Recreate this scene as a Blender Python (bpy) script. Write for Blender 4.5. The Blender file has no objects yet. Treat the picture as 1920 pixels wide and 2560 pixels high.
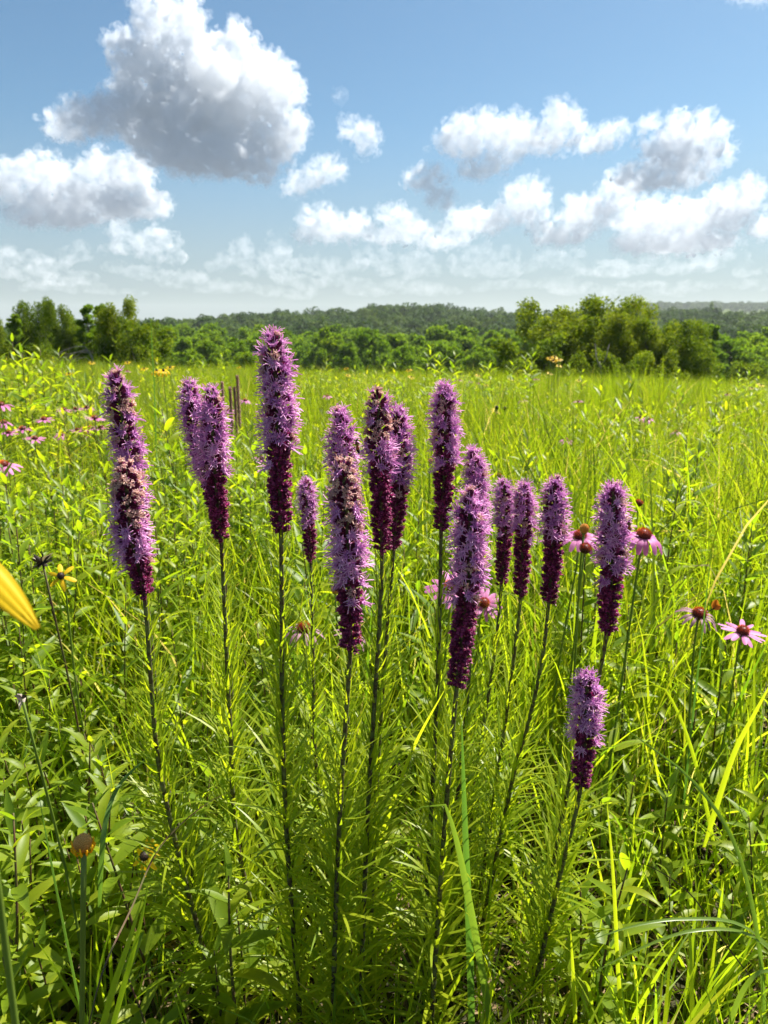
import bpy, bmesh, math, random
import numpy as np
from mathutils import Vector, Matrix, Euler, noise as mnoise

R = math.radians
rnd = random.Random(7)
rng = np.random.default_rng(11)
SC = bpy.context.scene
K = 1920 / 1659                    # pixel lists marked so were read on a 1659-wide copy of the photograph
COL = SC.collection

# ------------------------------------------------------------------ camera
CAM_H = 1.15                       # eye height over the ground (m)
FPX = 1776.0                       # focal length in pixels of the 1920 x 2560 photograph
PITCH = math.atan((1280 - 815) / FPX)
cam_d = bpy.data.cameras.new('camera')
cam_d.sensor_fit = 'VERTICAL'
cam_d.sensor_height = 36.0
cam_d.lens = 36.0 * FPX / 2560.0
cam_d.clip_start = 0.02
cam_d.clip_end = 40000
cam_d.dof.use_dof = True
cam_d.dof.focus_distance = 0.86
cam_d.dof.aperture_fstop = cam_d.lens / 2.3   # about a 3 mm pupil, like a phone
cam = bpy.data.objects.new('camera', cam_d)
COL.objects.link(cam)
cam.location = (0, 0, CAM_H)
cam.rotation_euler = (R(90) - PITCH, 0, 0)
SC.camera = cam

_F = Vector((0, math.cos(PITCH), -math.sin(PITCH)))
_U = Vector((0, math.sin(PITCH), math.cos(PITCH)))


def ray(px, py):
    return _F + Vector(((px - 960) / FPX, 0, 0)) + _U * ((1280 - py) / FPX)


def at(px, py, Y):
    d = ray(px, py)
    k = Y / d.y
    return Vector((0, 0, CAM_H)) + d * k


def on_flat(px, py, z=0.0):
    d = ray(px, py)
    k = (z - CAM_H) / d.z
    return Vector((0, 0, CAM_H)) + d * k


# ------------------------------------------------------------------ sun, exposure
SUN_EL, SUN_AZ = R(56), R(48)      # azimuth to the right of the view direction (+Y)
sdir = Vector((math.sin(SUN_AZ) * math.cos(SUN_EL), math.cos(SUN_AZ) * math.cos(SUN_EL), math.sin(SUN_EL)))
sun_d = bpy.data.lights.new('sun', 'SUN')
sun_d.energy = 5.0
sun_d.angle = R(0.53)
sun_d.color = (1.0, 0.95, 0.86)
sun = bpy.data.objects.new('sun', sun_d)
COL.objects.link(sun)
sun.rotation_euler = sdir.to_track_quat('Z', 'Y').to_euler()
sun.location = (0, 0, 30)

SC.view_settings.view_transform = 'Standard'
SC.view_settings.look = 'None'
SC.view_settings.exposure = 1.45
SC.view_settings.gamma = 1.0
SC.view_settings.use_curve_mapping = False
SC.render.engine = 'CYCLES'
cy = SC.cycles
cy.max_bounces = 9
cy.diffuse_bounces = 5
cy.glossy_bounces = 2
cy.transmission_bounces = 4
cy.volume_bounces = 7
cy.transparent_max_bounces = 8
cy.caustics_reflective = False
cy.caustics_refractive = False
cy.sample_clamp_indirect = 6.0
cy.use_denoising = True
cy.use_adaptive_sampling = True
cy.adaptive_threshold = 0.02

# ------------------------------------------------------------------ world: Nishita sky
world = bpy.data.worlds.new('World')
SC.world = world
world.use_nodes = True
wt = world.node_tree
wt.nodes.clear()


def N(tree, typ, **kw):
    n = tree.nodes.new(typ)
    for k, v in kw.items():
        if k == 'ins':
            for i, val in v.items():
                n.inputs[i].default_value = val
        else:
            setattr(n, k, v)
    return n


def M2(tree, op, a, b=None, c=None, clamp=False):
    n = tree.nodes.new('ShaderNodeMath')
    n.operation = op
    n.use_clamp = clamp
    for i, x in enumerate((a, b, c)):
        if x is None:
            continue
        if isinstance(x, (int, float)):
            n.inputs[i].default_value = x
        else:
            tree.links.new(x, n.inputs[i])
    return n.outputs[0]


def VM(tree, op, a, b=None, c=None):
    n = tree.nodes.new('ShaderNodeVectorMath')
    n.operation = op
    for i, x in enumerate((a, b, c)):
        if x is None:
            continue
        if isinstance(x, (tuple, list, Vector)):
            n.inputs[i].default_value = tuple(x)
        else:
            tree.links.new(x, n.inputs[i])
    return n


def smooth(tree, x, lo, hi):
    n = tree.nodes.new('ShaderNodeMapRange')
    n.interpolation_type = 'SMOOTHSTEP'
    tree.links.new(x, n.inputs['Value'])
    n.inputs['From Min'].default_value = lo
    n.inputs['From Max'].default_value = hi
    return n.outputs['Result']


def mixc(tree, fac, a, b):
    n = tree.nodes.new('ShaderNodeMix')
    n.data_type = 'RGBA'
    for i, x in ((0, fac), (6, a), (7, b)):
        if isinstance(x, (int, float)):
            n.inputs[i].default_value = x
        elif isinstance(x, tuple):
            n.inputs[i].default_value = x
        else:
            tree.links.new(x, n.inputs[i])
    return n.outputs[2]


SKY_K = 0.05
sky = N(wt, 'ShaderNodeTexSky')
sky.sky_type = 'NISHITA'
sky.sun_disc = False
sky.sun_elevation = SUN_EL
sky.sun_rotation = SUN_AZ
sky.altitude = 200
sky.air_density = 1.0
sky.dust_density = 1.0
sky.ozone_density = 1.0
bg = N(wt, 'ShaderNodeBackground')
bg.inputs['Strength'].default_value = SKY_K
tc = N(wt, 'ShaderNodeTexCoord')
sep = N(wt, 'ShaderNodeSeparateXYZ')
wt.links.new(VM(wt, 'NORMALIZE', tc.outputs['Generated']).outputs[0], sep.inputs[0])
skyc = VM(wt, 'MULTIPLY', sky.outputs[0], (0.635, 0.84, 0.90)).outputs[0]          # white balance
# pale summer haze low over the whole horizon
col = mixc(wt, M2(wt, 'MULTIPLY', smooth(wt, sep.outputs[2], 0.26, -0.02), 0.8), skyc, (3.15, 3.5, 4.0, 1))
wt.links.new(col, bg.inputs['Color'])
wo = N(wt, 'ShaderNodeOutputWorld')
wt.links.new(bg.outputs[0], wo.inputs[0])

# ------------------------------------------------------------------ materials
def new_mat(name):
    m = bpy.data.materials.new(name)
    m.use_nodes = True
    m.node_tree.nodes.clear()
    return m, m.node_tree


def leaf_mat(name, ramp, trans=0.45, tcol=2.0, tsat=(1.15, 1.1, 0.45), rough=0.45, spec=0.35, objrand=0.0, noise=0.25, nscale=35.0):
    """thin leaf: front reflection plus light coming through. ramp over the per-leaf attribute 'var'"""
    m, t = new_mat(name)
    at_ = N(t, 'ShaderNodeAttribute', attribute_name='var')
    fac = at_.outputs['Fac']
    if objrand:
        oi = N(t, 'ShaderNodeObjectInfo')
        fac = M2(t, 'ADD', fac, M2(t, 'MULTIPLY', M2(t, 'SUBTRACT', oi.outputs['Random'], 0.5), objrand), clamp=True)
    nz = N(t, 'ShaderNodeTexNoise')
    nz.inputs['Scale'].default_value = nscale
    nz.inputs['Detail'].default_value = 3
    tcn = N(t, 'ShaderNodeNewGeometry')
    t.links.new(tcn.outputs['Position'], nz.inputs['Vector'])
    fac = M2(t, 'ADD', fac, M2(t, 'MULTIPLY', M2(t, 'SUBTRACT', nz.outputs['Fac'], 0.5), noise), clamp=True)
    cr = N(t, 'ShaderNodeValToRGB')
    els = cr.color_ramp.elements
    els[0].position, els[0].color = ramp[0][0], (*ramp[0][1], 1)
    els[1].position, els[1].color = ramp[-1][0], (*ramp[-1][1], 1)
    for p, c in ramp[1:-1]:
        e = els.new(p)
        e.color = (*c, 1)
    t.links.new(fac, cr.inputs[0])
    pb = N(t, 'ShaderNodeBsdfPrincipled')
    pb.inputs['Roughness'].default_value = rough
    pb.inputs['Specular IOR Level'].default_value = spec
    t.links.new(cr.outputs[0], pb.inputs['Base Color'])
    tb = N(t, 'ShaderNodeBsdfTranslucent')
    tv = VM(t, 'MULTIPLY', cr.outputs[0], tuple(tcol * s for s in tsat))
    t.links.new(tv.outputs[0], tb.inputs['Color'])
    mx = N(t, 'ShaderNodeMixShader')
    mx.inputs[0].default_value = trans
    t.links.new(pb.outputs[0], mx.inputs[1])
    t.links.new(tb.outputs[0], mx.inputs[2])
    o = N(t, 'ShaderNodeOutputMaterial')
    t.links.new(mx.outputs[0], o.inputs[0])
    return m


def plain_mat(name, ca, cb, scale=60.0, rough=0.6, spec=0.3, bump=0.0, detail=4):
    m, t = new_mat(name)
    g = N(t, 'ShaderNodeTexCoord')
    nz = N(t, 'ShaderNodeTexNoise')
    nz.inputs['Scale'].default_value = scale
    nz.inputs['Detail'].default_value = detail
    t.links.new(g.outputs['Object'], nz.inputs['Vector'])
    c = mixc(t, smooth(t, nz.outputs['Fac'], 0.35, 0.65), (*ca, 1), (*cb, 1))
    pb = N(t, 'ShaderNodeBsdfPrincipled')
    pb.inputs['Roughness'].default_value = rough
    pb.inputs['Specular IOR Level'].default_value = spec
    t.links.new(c, pb.inputs['Base Color'])
    if bump:
        b = N(t, 'ShaderNodeBump')
        b.inputs['Strength'].default_value = bump
        b.inputs['Distance'].default_value = 0.01
        t.links.new(nz.outputs['Fac'], b.inputs['Height'])
        t.links.new(b.outputs[0], pb.inputs['Normal'])
    o = N(t, 'ShaderNodeOutputMaterial')
    t.links.new(pb.outputs[0], o.inputs[0])
    return m


GRASS = [(0.0, (0.062, 0.118, 0.008)), (0.35, (0.118, 0.178, 0.008)), (0.75, (0.18, 0.228, 0.010)), (0.93, (0.215, 0.238, 0.018)), (0.97, (0.32, 0.26, 0.12)), (1.0, (0.36, 0.29, 0.16))]
FORB = [(0.0, (0.085, 0.155, 0.010)), (0.4, (0.165, 0.235, 0.010)), (0.8, (0.245, 0.285, 0.012)), (1.0, (0.29, 0.285, 0.016))]
GRASSN = [(p_, tuple(min(.42, q_ * 1.38) for q_ in c_)) for p_, c_ in GRASS]
m_grass = leaf_mat('grass_blade', GRASSN, trans=0.55, noise=0.10, nscale=6)
m_forb = leaf_mat('meadow_leaf', FORB, trans=0.55, objrand=0.35)
m_far = leaf_mat('far_meadow', [(p_, tuple(q_ * .92 for q_ in c_)) for p_, c_ in GRASS], trans=0.55, noise=0.8, nscale=1.1)
m_liaf = leaf_mat('needle_leaf', [(0, (0.17, 0.26, 0.012)), (1, (0.31, 0.36, 0.016))], trans=0.52, tcol=1.6, rough=0.4)
m_broad = leaf_mat('broad_blade', [(0, (0.06, 0.14, 0.03)), (1, (0.15, 0.22, 0.03))], trans=0.45, rough=0.33, spec=0.5, noise=0.1)
m_stemg = leaf_mat('green_stem', [(0, (0.10, 0.18, 0.02)), (1, (0.17, 0.22, 0.03))], trans=0.2)
m_stemr = plain_mat('reddish_stem', (0.10, 0.045, 0.025), (0.09, 0.09, 0.025), 40)
m_liastem = plain_mat('spike_stem', (0.075, 0.045, 0.028), (0.15, 0.17, 0.06), 120, rough=0.8)
m_bud = leaf_mat('maroon_bract', [(0, (0.075, 0.010, 0.035)), (0.6, (0.19, 0.018, 0.085)), (1, (0.38, 0.06, 0.19))], trans=0.28, tcol=1.4, tsat=(1.2, 0.6, 1), rough=0.5, noise=0.3, objrand=0.3)
m_lilac = leaf_mat('lilac_floret', [(0, (0.34, 0.10, 0.38)), (0.55, (0.60, 0.23, 0.58)), (1, (0.88, 0.60, 0.82))], trans=0.36, tcol=1.2, tsat=(1.1, 0.9, 1.0), rough=0.6, spec=0.2, objrand=0.35, noise=0.2)
m_fade = leaf_mat('faded_floret', [(0, (0.34, 0.17, 0.19)), (0.5, (0.60, 0.36, 0.36)), (1, (0.74, 0.54, 0.42))], trans=0.35, tcol=1.2, tsat=(1.05, 0.9, 0.9), rough=0.7, spec=0.15, objrand=0.5)
m_pink = leaf_mat('pink_petal', [(0, (0.42, 0.11, 0.30)), (0.5, (0.60, 0.19, 0.44)), (1, (0.70, 0.29, 0.52))], trans=0.4, tcol=1.2, tsat=(1.1, 0.8, 1), rough=0.55, objrand=0.5)
m_wilt = leaf_mat('wilted_petal', [(0, (0.20, 0.09, 0.15)), (1, (0.50, 0.28, 0.34))], trans=0.4, tcol=1.2, tsat=(1.1, 0.8, 1), rough=0.6)
m_yel = leaf_mat('yellow_petal', [(0, (0.80, 0.46, 0.008)), (1, (0.90, 0.60, 0.010))], trans=0.45, tcol=1.2, tsat=(1.05, 0.95, 0.5), rough=0.5, noise=0.3, nscale=80)
m_spike = leaf_mat('cone_spike', [(0, (0.05, 0.012, 0.012)), (0.35, (0.30, 0.035, 0.012)), (1, (0.88, 0.24, 0.02))], trans=0.1, rough=0.45)
m_dark = plain_mat('dark_disc', (0.012, 0.008, 0.008), (0.035, 0.018, 0.012), 300)
m_tan = leaf_mat('tan_cone', [(0, (0.42, 0.22, 0.05)), (1, (0.85, 0.56, 0.22))], trans=0.15, rough=0.8, spec=0.05)
m_dry = leaf_mat('dry_bract', [(0, (0.03, 0.022, 0.02)), (0.6, (0.07, 0.05, 0.045)), (1, (0.55, 0.45, 0.38))], trans=0.1, rough=0.8)
m_bark = plain_mat('tree_bark', (0.035, 0.03, 0.024), (0.09, 0.075, 0.06), 3, rough=0.9, bump=0.4)
m_grey = plain_mat('bare_wood', (0.16, 0.14, 0.12), (0.28, 0.25, 0.22), 4, rough=0.9)
TREE = [(0.0, (0.045, 0.095, 0.010)), (0.5, (0.095, 0.165, 0.014)), (1.0, (0.16, 0.225, 0.018))]
m_tree = leaf_mat('tree_leaf', TREE, trans=0.5, tcol=1.9, noise=0.7, nscale=0.7, objrand=0.35, spec=0.08, rough=0.7)
m_tree2 = leaf_mat('olive_leaf', [(0, (0.05, 0.092, 0.009)), (0.5, (0.105, 0.16, 0.012)), (1, (0.18, 0.215, 0.016))], trans=0.45, tcol=1.5, noise=0.7, nscale=0.7, objrand=0.35, spec=0.08, rough=0.7)
m_wood = leaf_mat('woodland_leaf', objrand=0.9, ramp= [(0, (0.022, 0.052, 0.011)), (0.5, (0.042, 0.082, 0.013)), (1, (0.075, 0.118, 0.016))], trans=0.3, tcol=1.4, noise=0.9, nscale=0.06, spec=0.08, rough=0.7)
m_bee = plain_mat('bee_dark', (0.012, 0.009, 0.007), (0.03, 0.02, 0.012), 900)
m_beeo = plain_mat('bee_amber', (0.38, 0.13, 0.02), (0.25, 0.08, 0.015), 900)
m_beef = plain_mat('bee_fur', (0.22, 0.13, 0.05), (0.10, 0.06, 0.025), 1500, rough=0.9)
m_wing = leaf_mat('insect_wing', [(0, (0.5, 0.45, 0.35)), (1, (0.6, 0.55, 0.45))], trans=0.6, tcol=1.0, tsat=(1, 1, 1), rough=0.2)
m_bfly = leaf_mat('butterfly_wing', [(0, (0.25, 0.08, 0.01)), (0.5, (0.55, 0.20, 0.015)), (1, (0.65, 0.28, 0.03))], trans=0.4, tcol=1.1, tsat=(1, 1, 1), nscale=300, noise=1.2)

mg, t = new_mat('meadow_soil')
g = N(t, 'ShaderNodeNewGeometry')
nz = N(t, 'ShaderNodeTexNoise'); nz.inputs['Scale'].default_value = 14; nz.inputs['Detail'].default_value = 8
nb = N(t, 'ShaderNodeTexNoise'); nb.inputs['Scale'].default_value = 0.15; nb.inputs['Detail'].default_value = 5
t.links.new(g.outputs['Position'], nz.inputs['Vector']); t.links.new(g.outputs['Position'], nb.inputs['Vector'])
c1 = mixc(t, smooth(t, nz.outputs['Fac'], 0.3, 0.7), (0.018, 0.020, 0.010, 1), (0.06, 0.05, 0.030, 1))
dist = M2(t, 'DIVIDE', VM(t, 'LENGTH', g.outputs['Position']).outputs['Value'], 14.0, clamp=True)
c2 = mixc(t, nb.outputs['Fac'], (0.045, 0.085, 0.012, 1), (0.10, 0.13, 0.018, 1))
pb = N(t, 'ShaderNodeBsdfPrincipled'); pb.inputs['Roughness'].default_value = 0.95; pb.inputs['Specular IOR Level'].default_value = 0.1
t.links.new(mixc(t, dist, c1, c2), pb.inputs['Base Color'])
o = N(t, 'ShaderNodeOutputMaterial'); t.links.new(pb.outputs[0], o.inputs[0])

# ------------------------------------------------------------------ mesh helpers
class MB:
    def __init__(s):
        s.v, s.f, s.m, s.a = [], [], [], []

    def vert(s, p, var):
        s.v.append(tuple(p)); s.a.append(var)
        return len(s.v) - 1

    def face(s, idx, m=0):
        s.f.append(tuple(idx)); s.m.append(m)

    def ribbon(s, pts, widths, sides, var, m=0, fold=0.0, ups=None):
        """strip of leaf: 2 vertices across, or 3 with a keel when fold is set"""
        rows = []
        n = len(pts)
        for i, (p, w, sd) in enumerate(zip(pts, widths, sides)):
            if w < 1e-6:
                rows.append((s.vert(p, var),))
                continue
            if fold:
                up = ups[i]
                rows.append((s.vert(p - sd * w * 0.5 + up * (w * fold), var), s.vert(p, max(0, var - 0.12)), s.vert(p + sd * w * 0.5 + up * (w * fold), var)))
            else:
                rows.append((s.vert(p - sd * w * 0.5, var), s.vert(p + sd * w * 0.5, var)))
        for a, b in zip(rows, rows[1:]):
            if len(a) == 1 and len(b) == 1:
                continue
            if len(a) == 1:
                for k in range(len(b) - 1):
                    s.face((a[0], b[k + 1], b[k]), m)
            elif len(b) == 1:
                for k in range(len(a) - 1):
                    s.face((a[k], a[k + 1], b[0]), m)
            else:
                for k in range(len(a) - 1):
                    s.face((a[k], a[k + 1], b[k + 1], b[k]), m)

    def tube(s, pts, radii, sides=6, var=0.5, m=0, cap=True, vfun=None):
        rings = []
        prev = None
        for i, p in enumerate(pts):
            d = (pts[min(i + 1, len(pts) - 1)] - pts[max(i - 1, 0)])
            d = d.normalized() if d.length > 1e-9 else Vector((0, 0, 1))
            ref = prev if prev is not None else (Vector((1, 0, 0)) if abs(d.x) < 0.9 else Vector((0, 1, 0)))
            x = (ref - d * ref.dot(d)).normalized()
            prev = x
            y = d.cross(x)
            vv = vfun(i) if vfun else var
            rings.append([s.vert(p + (x * math.cos(k * math.tau / sides) + y * math.sin(k * math.tau / sides)) * radii[i], vv) for k in range(sides)])
        for a, b in zip(rings, rings[1:]):
            for k in range(sides):
                s.face((a[k], a[(k + 1) % sides], b[(k + 1) % sides], b[k]), m)
        if cap:
            s.face(tuple(rings[-1]), m)
            s.face(tuple(reversed(rings[0])), m)

    def ball(s, c, r, seg=10, rings=7, m=0, vfun=None):
        """ellipsoid"""
        rows = []
        for i in range(rings + 1):
            th = math.pi * i / rings
            if i in (0, rings):
                rows.append([s.vert((c[0], c[1], c[2] + r[2] * math.cos(th)), vfun(i / rings) if vfun else 0.5)])
            else:
                rows.append([s.vert((c[0] + r[0] * math.sin(th) * math.cos(k * math.tau / seg), c[1] + r[1] * math.sin(th) * math.sin(k * math.tau / seg), c[2] + r[2] * math.cos(th)), vfun(i / rings) if vfun else 0.5) for k in range(seg)])
        for a, b in zip(rows, rows[1:]):
            for k in range(seg):
                k2 = (k + 1) % seg
                if len(a) == 1:
                    s.face((a[0], b[k], b[k2]), m)
                elif len(b) == 1:
                    s.face((a[k], b[0], a[k2]), m)
                else:
                    s.face((a[k], b[k], b[k2], a[k2]), m)

    def mesh(s, name, mats, smooth=True):
        me = bpy.data.meshes.new(name)
        me.from_pydata(s.v, [], s.f)
        for mt in mats:
            me.materials.append(mt)
        if len(mats) > 1:
            me.polygons.foreach_set('material_index', s.m)
        at_ = me.attributes.new('var', 'FLOAT', 'POINT')
        at_.data.foreach_set('value', s.a)
        if smooth:
            me.polygons.foreach_set('use_smooth', [True] * len(me.polygons))
        me.update()
        return me


def mesh_np(name, V, F, var, mats, smooth=True):
    me = bpy.data.meshes.new(name)
    V = np.ascontiguousarray(V, dtype=np.float32); F = np.ascontiguousarray(F, dtype=np.int32)
    nf, k = F.shape
    me.vertices.add(len(V)); me.vertices.foreach_set('co', V.ravel())
    me.loops.add(nf * k); me.loops.foreach_set('vertex_index', F.ravel())
    me.polygons.add(nf); me.polygons.foreach_set('loop_start', np.arange(0, nf * k, k, dtype=np.int32))
    me.polygons.foreach_set('use_smooth', np.full(nf, smooth))
    at_ = me.attributes.new('var', 'FLOAT', 'POINT')
    at_.data.foreach_set('value', np.ascontiguousarray(var, dtype=np.float32))
    for mt in mats:
        me.materials.append(mt)
    me.update(calc_edges=True)
    return me


def obj(name, me, parent=None, M=None):
    o = bpy.data.objects.new(name, me)
    COL.objects.link(o)
    if M is not None:
        o.matrix_basis = M
    if parent is not None:
        o.parent = parent
    return o


def tag(o, label=None, cat=None, group=None, kind=None):
    if label: o['label'] = label
    if cat: o['category'] = cat
    if group: o['group'] = group
    if kind: o['kind'] = kind
    return o


def thing(name, label, cat, loc=(0, 0, 0), group=None, rot=0.0, scl=1.0):
    M = Matrix.Translation(loc) @ Matrix.Rotation(rot, 4, 'Z') @ Matrix.Scale(scl, 4)
    return tag(obj(name, None, None, M), label, cat, group)


def frame(pos, zdir, roll=0.0, scl=1.0):
    q = Vector(zdir).normalized().to_track_quat('Z', 'Y')
    return Matrix.Translation(pos) @ q.to_matrix().to_4x4() @ Matrix.Rotation(roll, 4, 'Z') @ Matrix.Scale(scl, 4)


def spline(P, n):
    """Catmull-Rom through P, n samples evenly by length"""
    P = [Vector(p) for p in P]
    Q = [P[0] * 2 - P[1]] + P + [P[-1] * 2 - P[-2]]
    dense = []
    for i in range(1, len(Q) - 2):
        for k in range(24):
            t_ = k / 24
            a, b, c, d = Q[i - 1], Q[i], Q[i + 1], Q[i + 2]
            dense.append(0.5 * ((2 * b) + (c - a) * t_ + (2 * a - 5 * b + 4 * c - d) * t_ ** 2 + (3 * b - a - 3 * c + d) * t_ ** 3))
    dense.append(P[-1])
    L = [0]
    for a, b in zip(dense, dense[1:]):
        L.append(L[-1] + (b - a).length)
    out, j = [], 0
    for k in range(n):
        s = L[-1] * k / (n - 1)
        while j < len(L) - 2 and L[j + 1] < s:
            j += 1
        f = (s - L[j]) / max(L[j + 1] - L[j], 1e-9)
        out.append(dense[j].lerp(dense[j + 1], min(max(f, 0), 1)))
    return out


# ------------------------------------------------------------------ cumulus clouds: real bodies of scattering air, kilometres away
def cloud_mat(dens, cell=None):
    """scattering vapour; with a cell size the vapour is torn into wisps instead of even"""
    m, t = new_mat('cloud')
    pv = N(t, 'ShaderNodeVolumePrincipled')
    pv.inputs['Color'].default_value = (0.888, 0.908, 0.935, 1)
    pv.inputs['Density'].default_value = dens
    pv.inputs['Anisotropy'].default_value = 0.05
    if cell:
        g = N(t, 'ShaderNodeTexCoord')
        nz = N(t, 'ShaderNodeTexNoise')
        nz.inputs['Scale'].default_value = 1.0 / cell
        nz.inputs['Detail'].default_value = 4.0
        nz.inputs['Roughness'].default_value = 0.65
        t.links.new(g.outputs['Object'], nz.inputs['Vector'])
        t.links.new(M2(t, 'MULTIPLY', smooth(t, nz.outputs['Fac'], 0.42, 0.66), dens * 2.0), pv.inputs['Density'])
        m.cycles.volume_step_rate = STEP
    o = N(t, 'ShaderNodeOutputMaterial')
    t.links.new(pv.outputs[0], o.inputs['Volume'])
    return m


STEP = 0.25
HET = True
_ico = {}
def ico(sub):
    if sub not in _ico:
        bm = bmesh.new(); bmesh.ops.create_icosphere(bm, subdivisions=sub, radius=1.0)
        _ico[sub] = (np.array([v.co for v in bm.verts]), np.array([[v.index for v in f.verts] for f in bm.faces]))
        bm.free()
    return _ico[sub]


def cloud(label, lumps, D, tau, seed, vox=2.6, rough=1.0, wisp=True, group='cumulus clouds', shred=False):
    """lumps: (x, y, rx, ry) as seen on a 1659-wide copy of the photograph; D: distance in metres from the usual cumulus base height"""
    r = random.Random(seed)
    het = HET
    k = K / FPX * D
    sph = []
    if shred:
        lumps = [(x + r.uniform(-.75, .75) * rx, y + r.uniform(-.7, .5) * ry, rx * q, min(rx * q, ry * q * r.uniform(1.1, 2.2))) for (x, y, rx, ry) in lumps for q in (r.uniform(.2, .55) for _ in range(9))]
    nsub = 12 if shred else 34
    for (x, y, rx, ry) in lumps:
        d = ray(x * K, y * K)
        c = Vector((0, 0, CAM_H)) + d * (D / d.dot(_F)) + Vector((0, r.uniform(-.3, .3) * rx * k, 0))
        rad = Vector((rx * k * .87, (rx + ry) * .4 * k, ry * k * .87))
        sph.append((c, rad))
        for i in range(nsub):
            v = Vector((r.gauss(0, 1), r.gauss(0, 1), r.gauss(.35, 1))).normalized()
            s1 = r.uniform(.26, .52) * min(rad.x, rad.z) * (1 if v.z > -.3 else .6)
            c1 = c + Vector((v.x * rad.x, v.y * rad.y, v.z * rad.z)) * r.uniform(.82, 1.0)
            sph.append((c1, Vector((s1, s1, s1))))
            if i % 2 == 0:      # torn off scraps round the edge
                s3 = s1 * r.uniform(.10, .26); sph.append((c + Vector((v.x * rad.x, v.y * rad.y, v.z * rad.z)) * r.uniform(1.12, 1.4), Vector((s3 * 1.6, s3, s3))))
            for j in range(4):
                v2 = (v + Vector((r.gauss(0, .7), r.gauss(0, .7), r.gauss(.2, .7)))).normalized()
                s2 = s1 * r.uniform(.3, .5)
                sph.append((c1 + v2 * s1 * .95, Vector((s2, s2, s2))))
    Vs, Fs, n = [], [], 0
    org = sph[0][0].copy()
    for c, rad in sph:
        iv, fi = ico(2)
        Vs.append(iv * np.array(rad) + np.array(c - org)); Fs.append(fi + n); n += len(iv)
    me = mesh_np('cloud', np.concatenate(Vs), np.concatenate(Fs), np.zeros(n), [])
    o = obj('cloud', me, None, Matrix.Translation(org))
    md = o.modifiers.new('remesh', 'REMESH'); md.mode = 'VOXEL'; md.voxel_size = vox * k / K
    bpy.context.view_layer.update()
    ev = bpy.data.meshes.new_from_object(o.evaluated_get(bpy.context.evaluated_depsgraph_get()))
    o.modifiers.clear()
    co = np.empty(len(ev.vertices) * 3, np.float32); ev.vertices.foreach_get('co', co); co = co.reshape(-1, 3)
    no = np.empty(len(ev.vertices) * 3, np.float32); ev.vertices.foreach_get('normal', no); no = no.reshape(-1, 3)
    sc1, sc2 = 1 / (24 * k), 1 / (7 * k)
    off_ = Vector((seed * 7.3, 1.7, seed * 3.1))
    dsp = np.array([mnoise.fractal(Vector(p) * sc1 + off_, 1.0, 2.1, 3) * 7.0 + mnoise.fractal(Vector(p) * sc2 + off_, 1.0, 2.1, 2) * 3.2 for p in co]) * k * rough
    ev.vertices.foreach_set('co', np.ascontiguousarray(co + no * dsp[:, None], dtype=np.float32).ravel())
    ev.materials.clear(); ev.materials.append(cloud_mat(tau / (100 * k), 26 * k if het else None))
    ev.update()
    o.data = ev
    if wisp and not shred:
        w = ev.copy(); w.name = 'cloud_fringe'
        d2 = np.array([mnoise.fractal(Vector(p) * sc2 * .55 - off_, 1.0, 2.0, 4) for p in co])
        d2 = np.clip(d2 * 15.0 + 4.0, -2.0, 17) * k * rough
        w.vertices.foreach_set('co', np.ascontiguousarray(co + no * (dsp + d2)[:, None], dtype=np.float32).ravel())
        w.materials.clear(); w.materials.append(cloud_mat(tau * .55 / (100 * k), 15 * k if het else None))
        w.update()
        obj('fringe', w, o)
    return tag(o, label, 'cloud', group)


cloud('huge towering cumulus cloud with dark grey middle and bright rim', [(372, 72, 66, 66), (318, 165, 100, 78), (420, 150, 70, 76), (512, 118, 42, 58), (550, 205, 80, 84), (470, 250, 120, 92),
      (330, 245, 130, 80), (205, 262, 92, 42), (592, 298, 74, 60), (470, 345, 130, 52), (268, 90, 22, 26), (380, 300, 90, 70), (150, 285, 60, 24), (550, 360, 60, 40)], 5500, 2.7, 1, 1.8)
cloud('broad flat cumulus bank with grey base below the huge towering cloud', [(85, 385, 70, 48), (150, 435, 135, 52), (300, 445, 92, 36), (15, 400, 45, 45), (240, 368, 95, 36), (70, 465, 70, 30), (280, 395, 60, 30), (130, 470, 90, 26)], 6000, 2.5, 2, 1.9)
cloud('hazy cumulus scrap under the broad flat cloud bank', [(310, 520, 75, 36), (350, 548, 45, 24), (265, 535, 50, 24)], 7500, 1.3, 3, shred=True)
cloud('small separate cumulus puff beside the huge towering cloud', [(770, 285, 36, 24), (795, 305, 30, 28), (748, 275, 18, 14)], 5500, 1.7, 4)
cloud('small ragged cumulus slanting below the separate puff', [(700, 372, 44, 28), (660, 395, 48, 26), (725, 360, 28, 18), (625, 412, 28, 14)], 6000, 1.6, 5)
cloud('long bright cumulus with two humps above the olive trees', [(1030, 285, 82, 40), (1000, 310, 66, 32), (1100, 300, 80, 36), (1210, 275, 48, 40), (1180, 305, 66, 30), (1275, 312, 66, 22), (1330, 285, 30, 22), (925, 390, 50, 28), (955, 430, 34, 24), (1035, 365, 62, 26), (1090, 340, 50, 24)], 6000, 2.1, 6, 2.0)
cloud('tall bright cumulus with grey underside rising over a flat bank', [(1490, 305, 70, 46), (1440, 345, 74, 42), (1385, 388, 70, 30), (1530, 340, 40, 40), (1400, 270, 28, 18), (1480, 375, 70, 34)], 6500, 2.7, 7, 1.9)
cloud('flat grey based cumulus bank under the tall bright cumulus', [(1265, 468, 66, 42), (1205, 512, 76, 22), (1420, 475, 95, 44), (1545, 465, 85, 48), (1612, 425, 40, 38), (1480, 515, 160, 30), (1650, 492, 50, 26), (1330, 430, 50, 34), (1380, 530, 60, 22)], 7500, 2.4, 8, 2.0)
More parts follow.
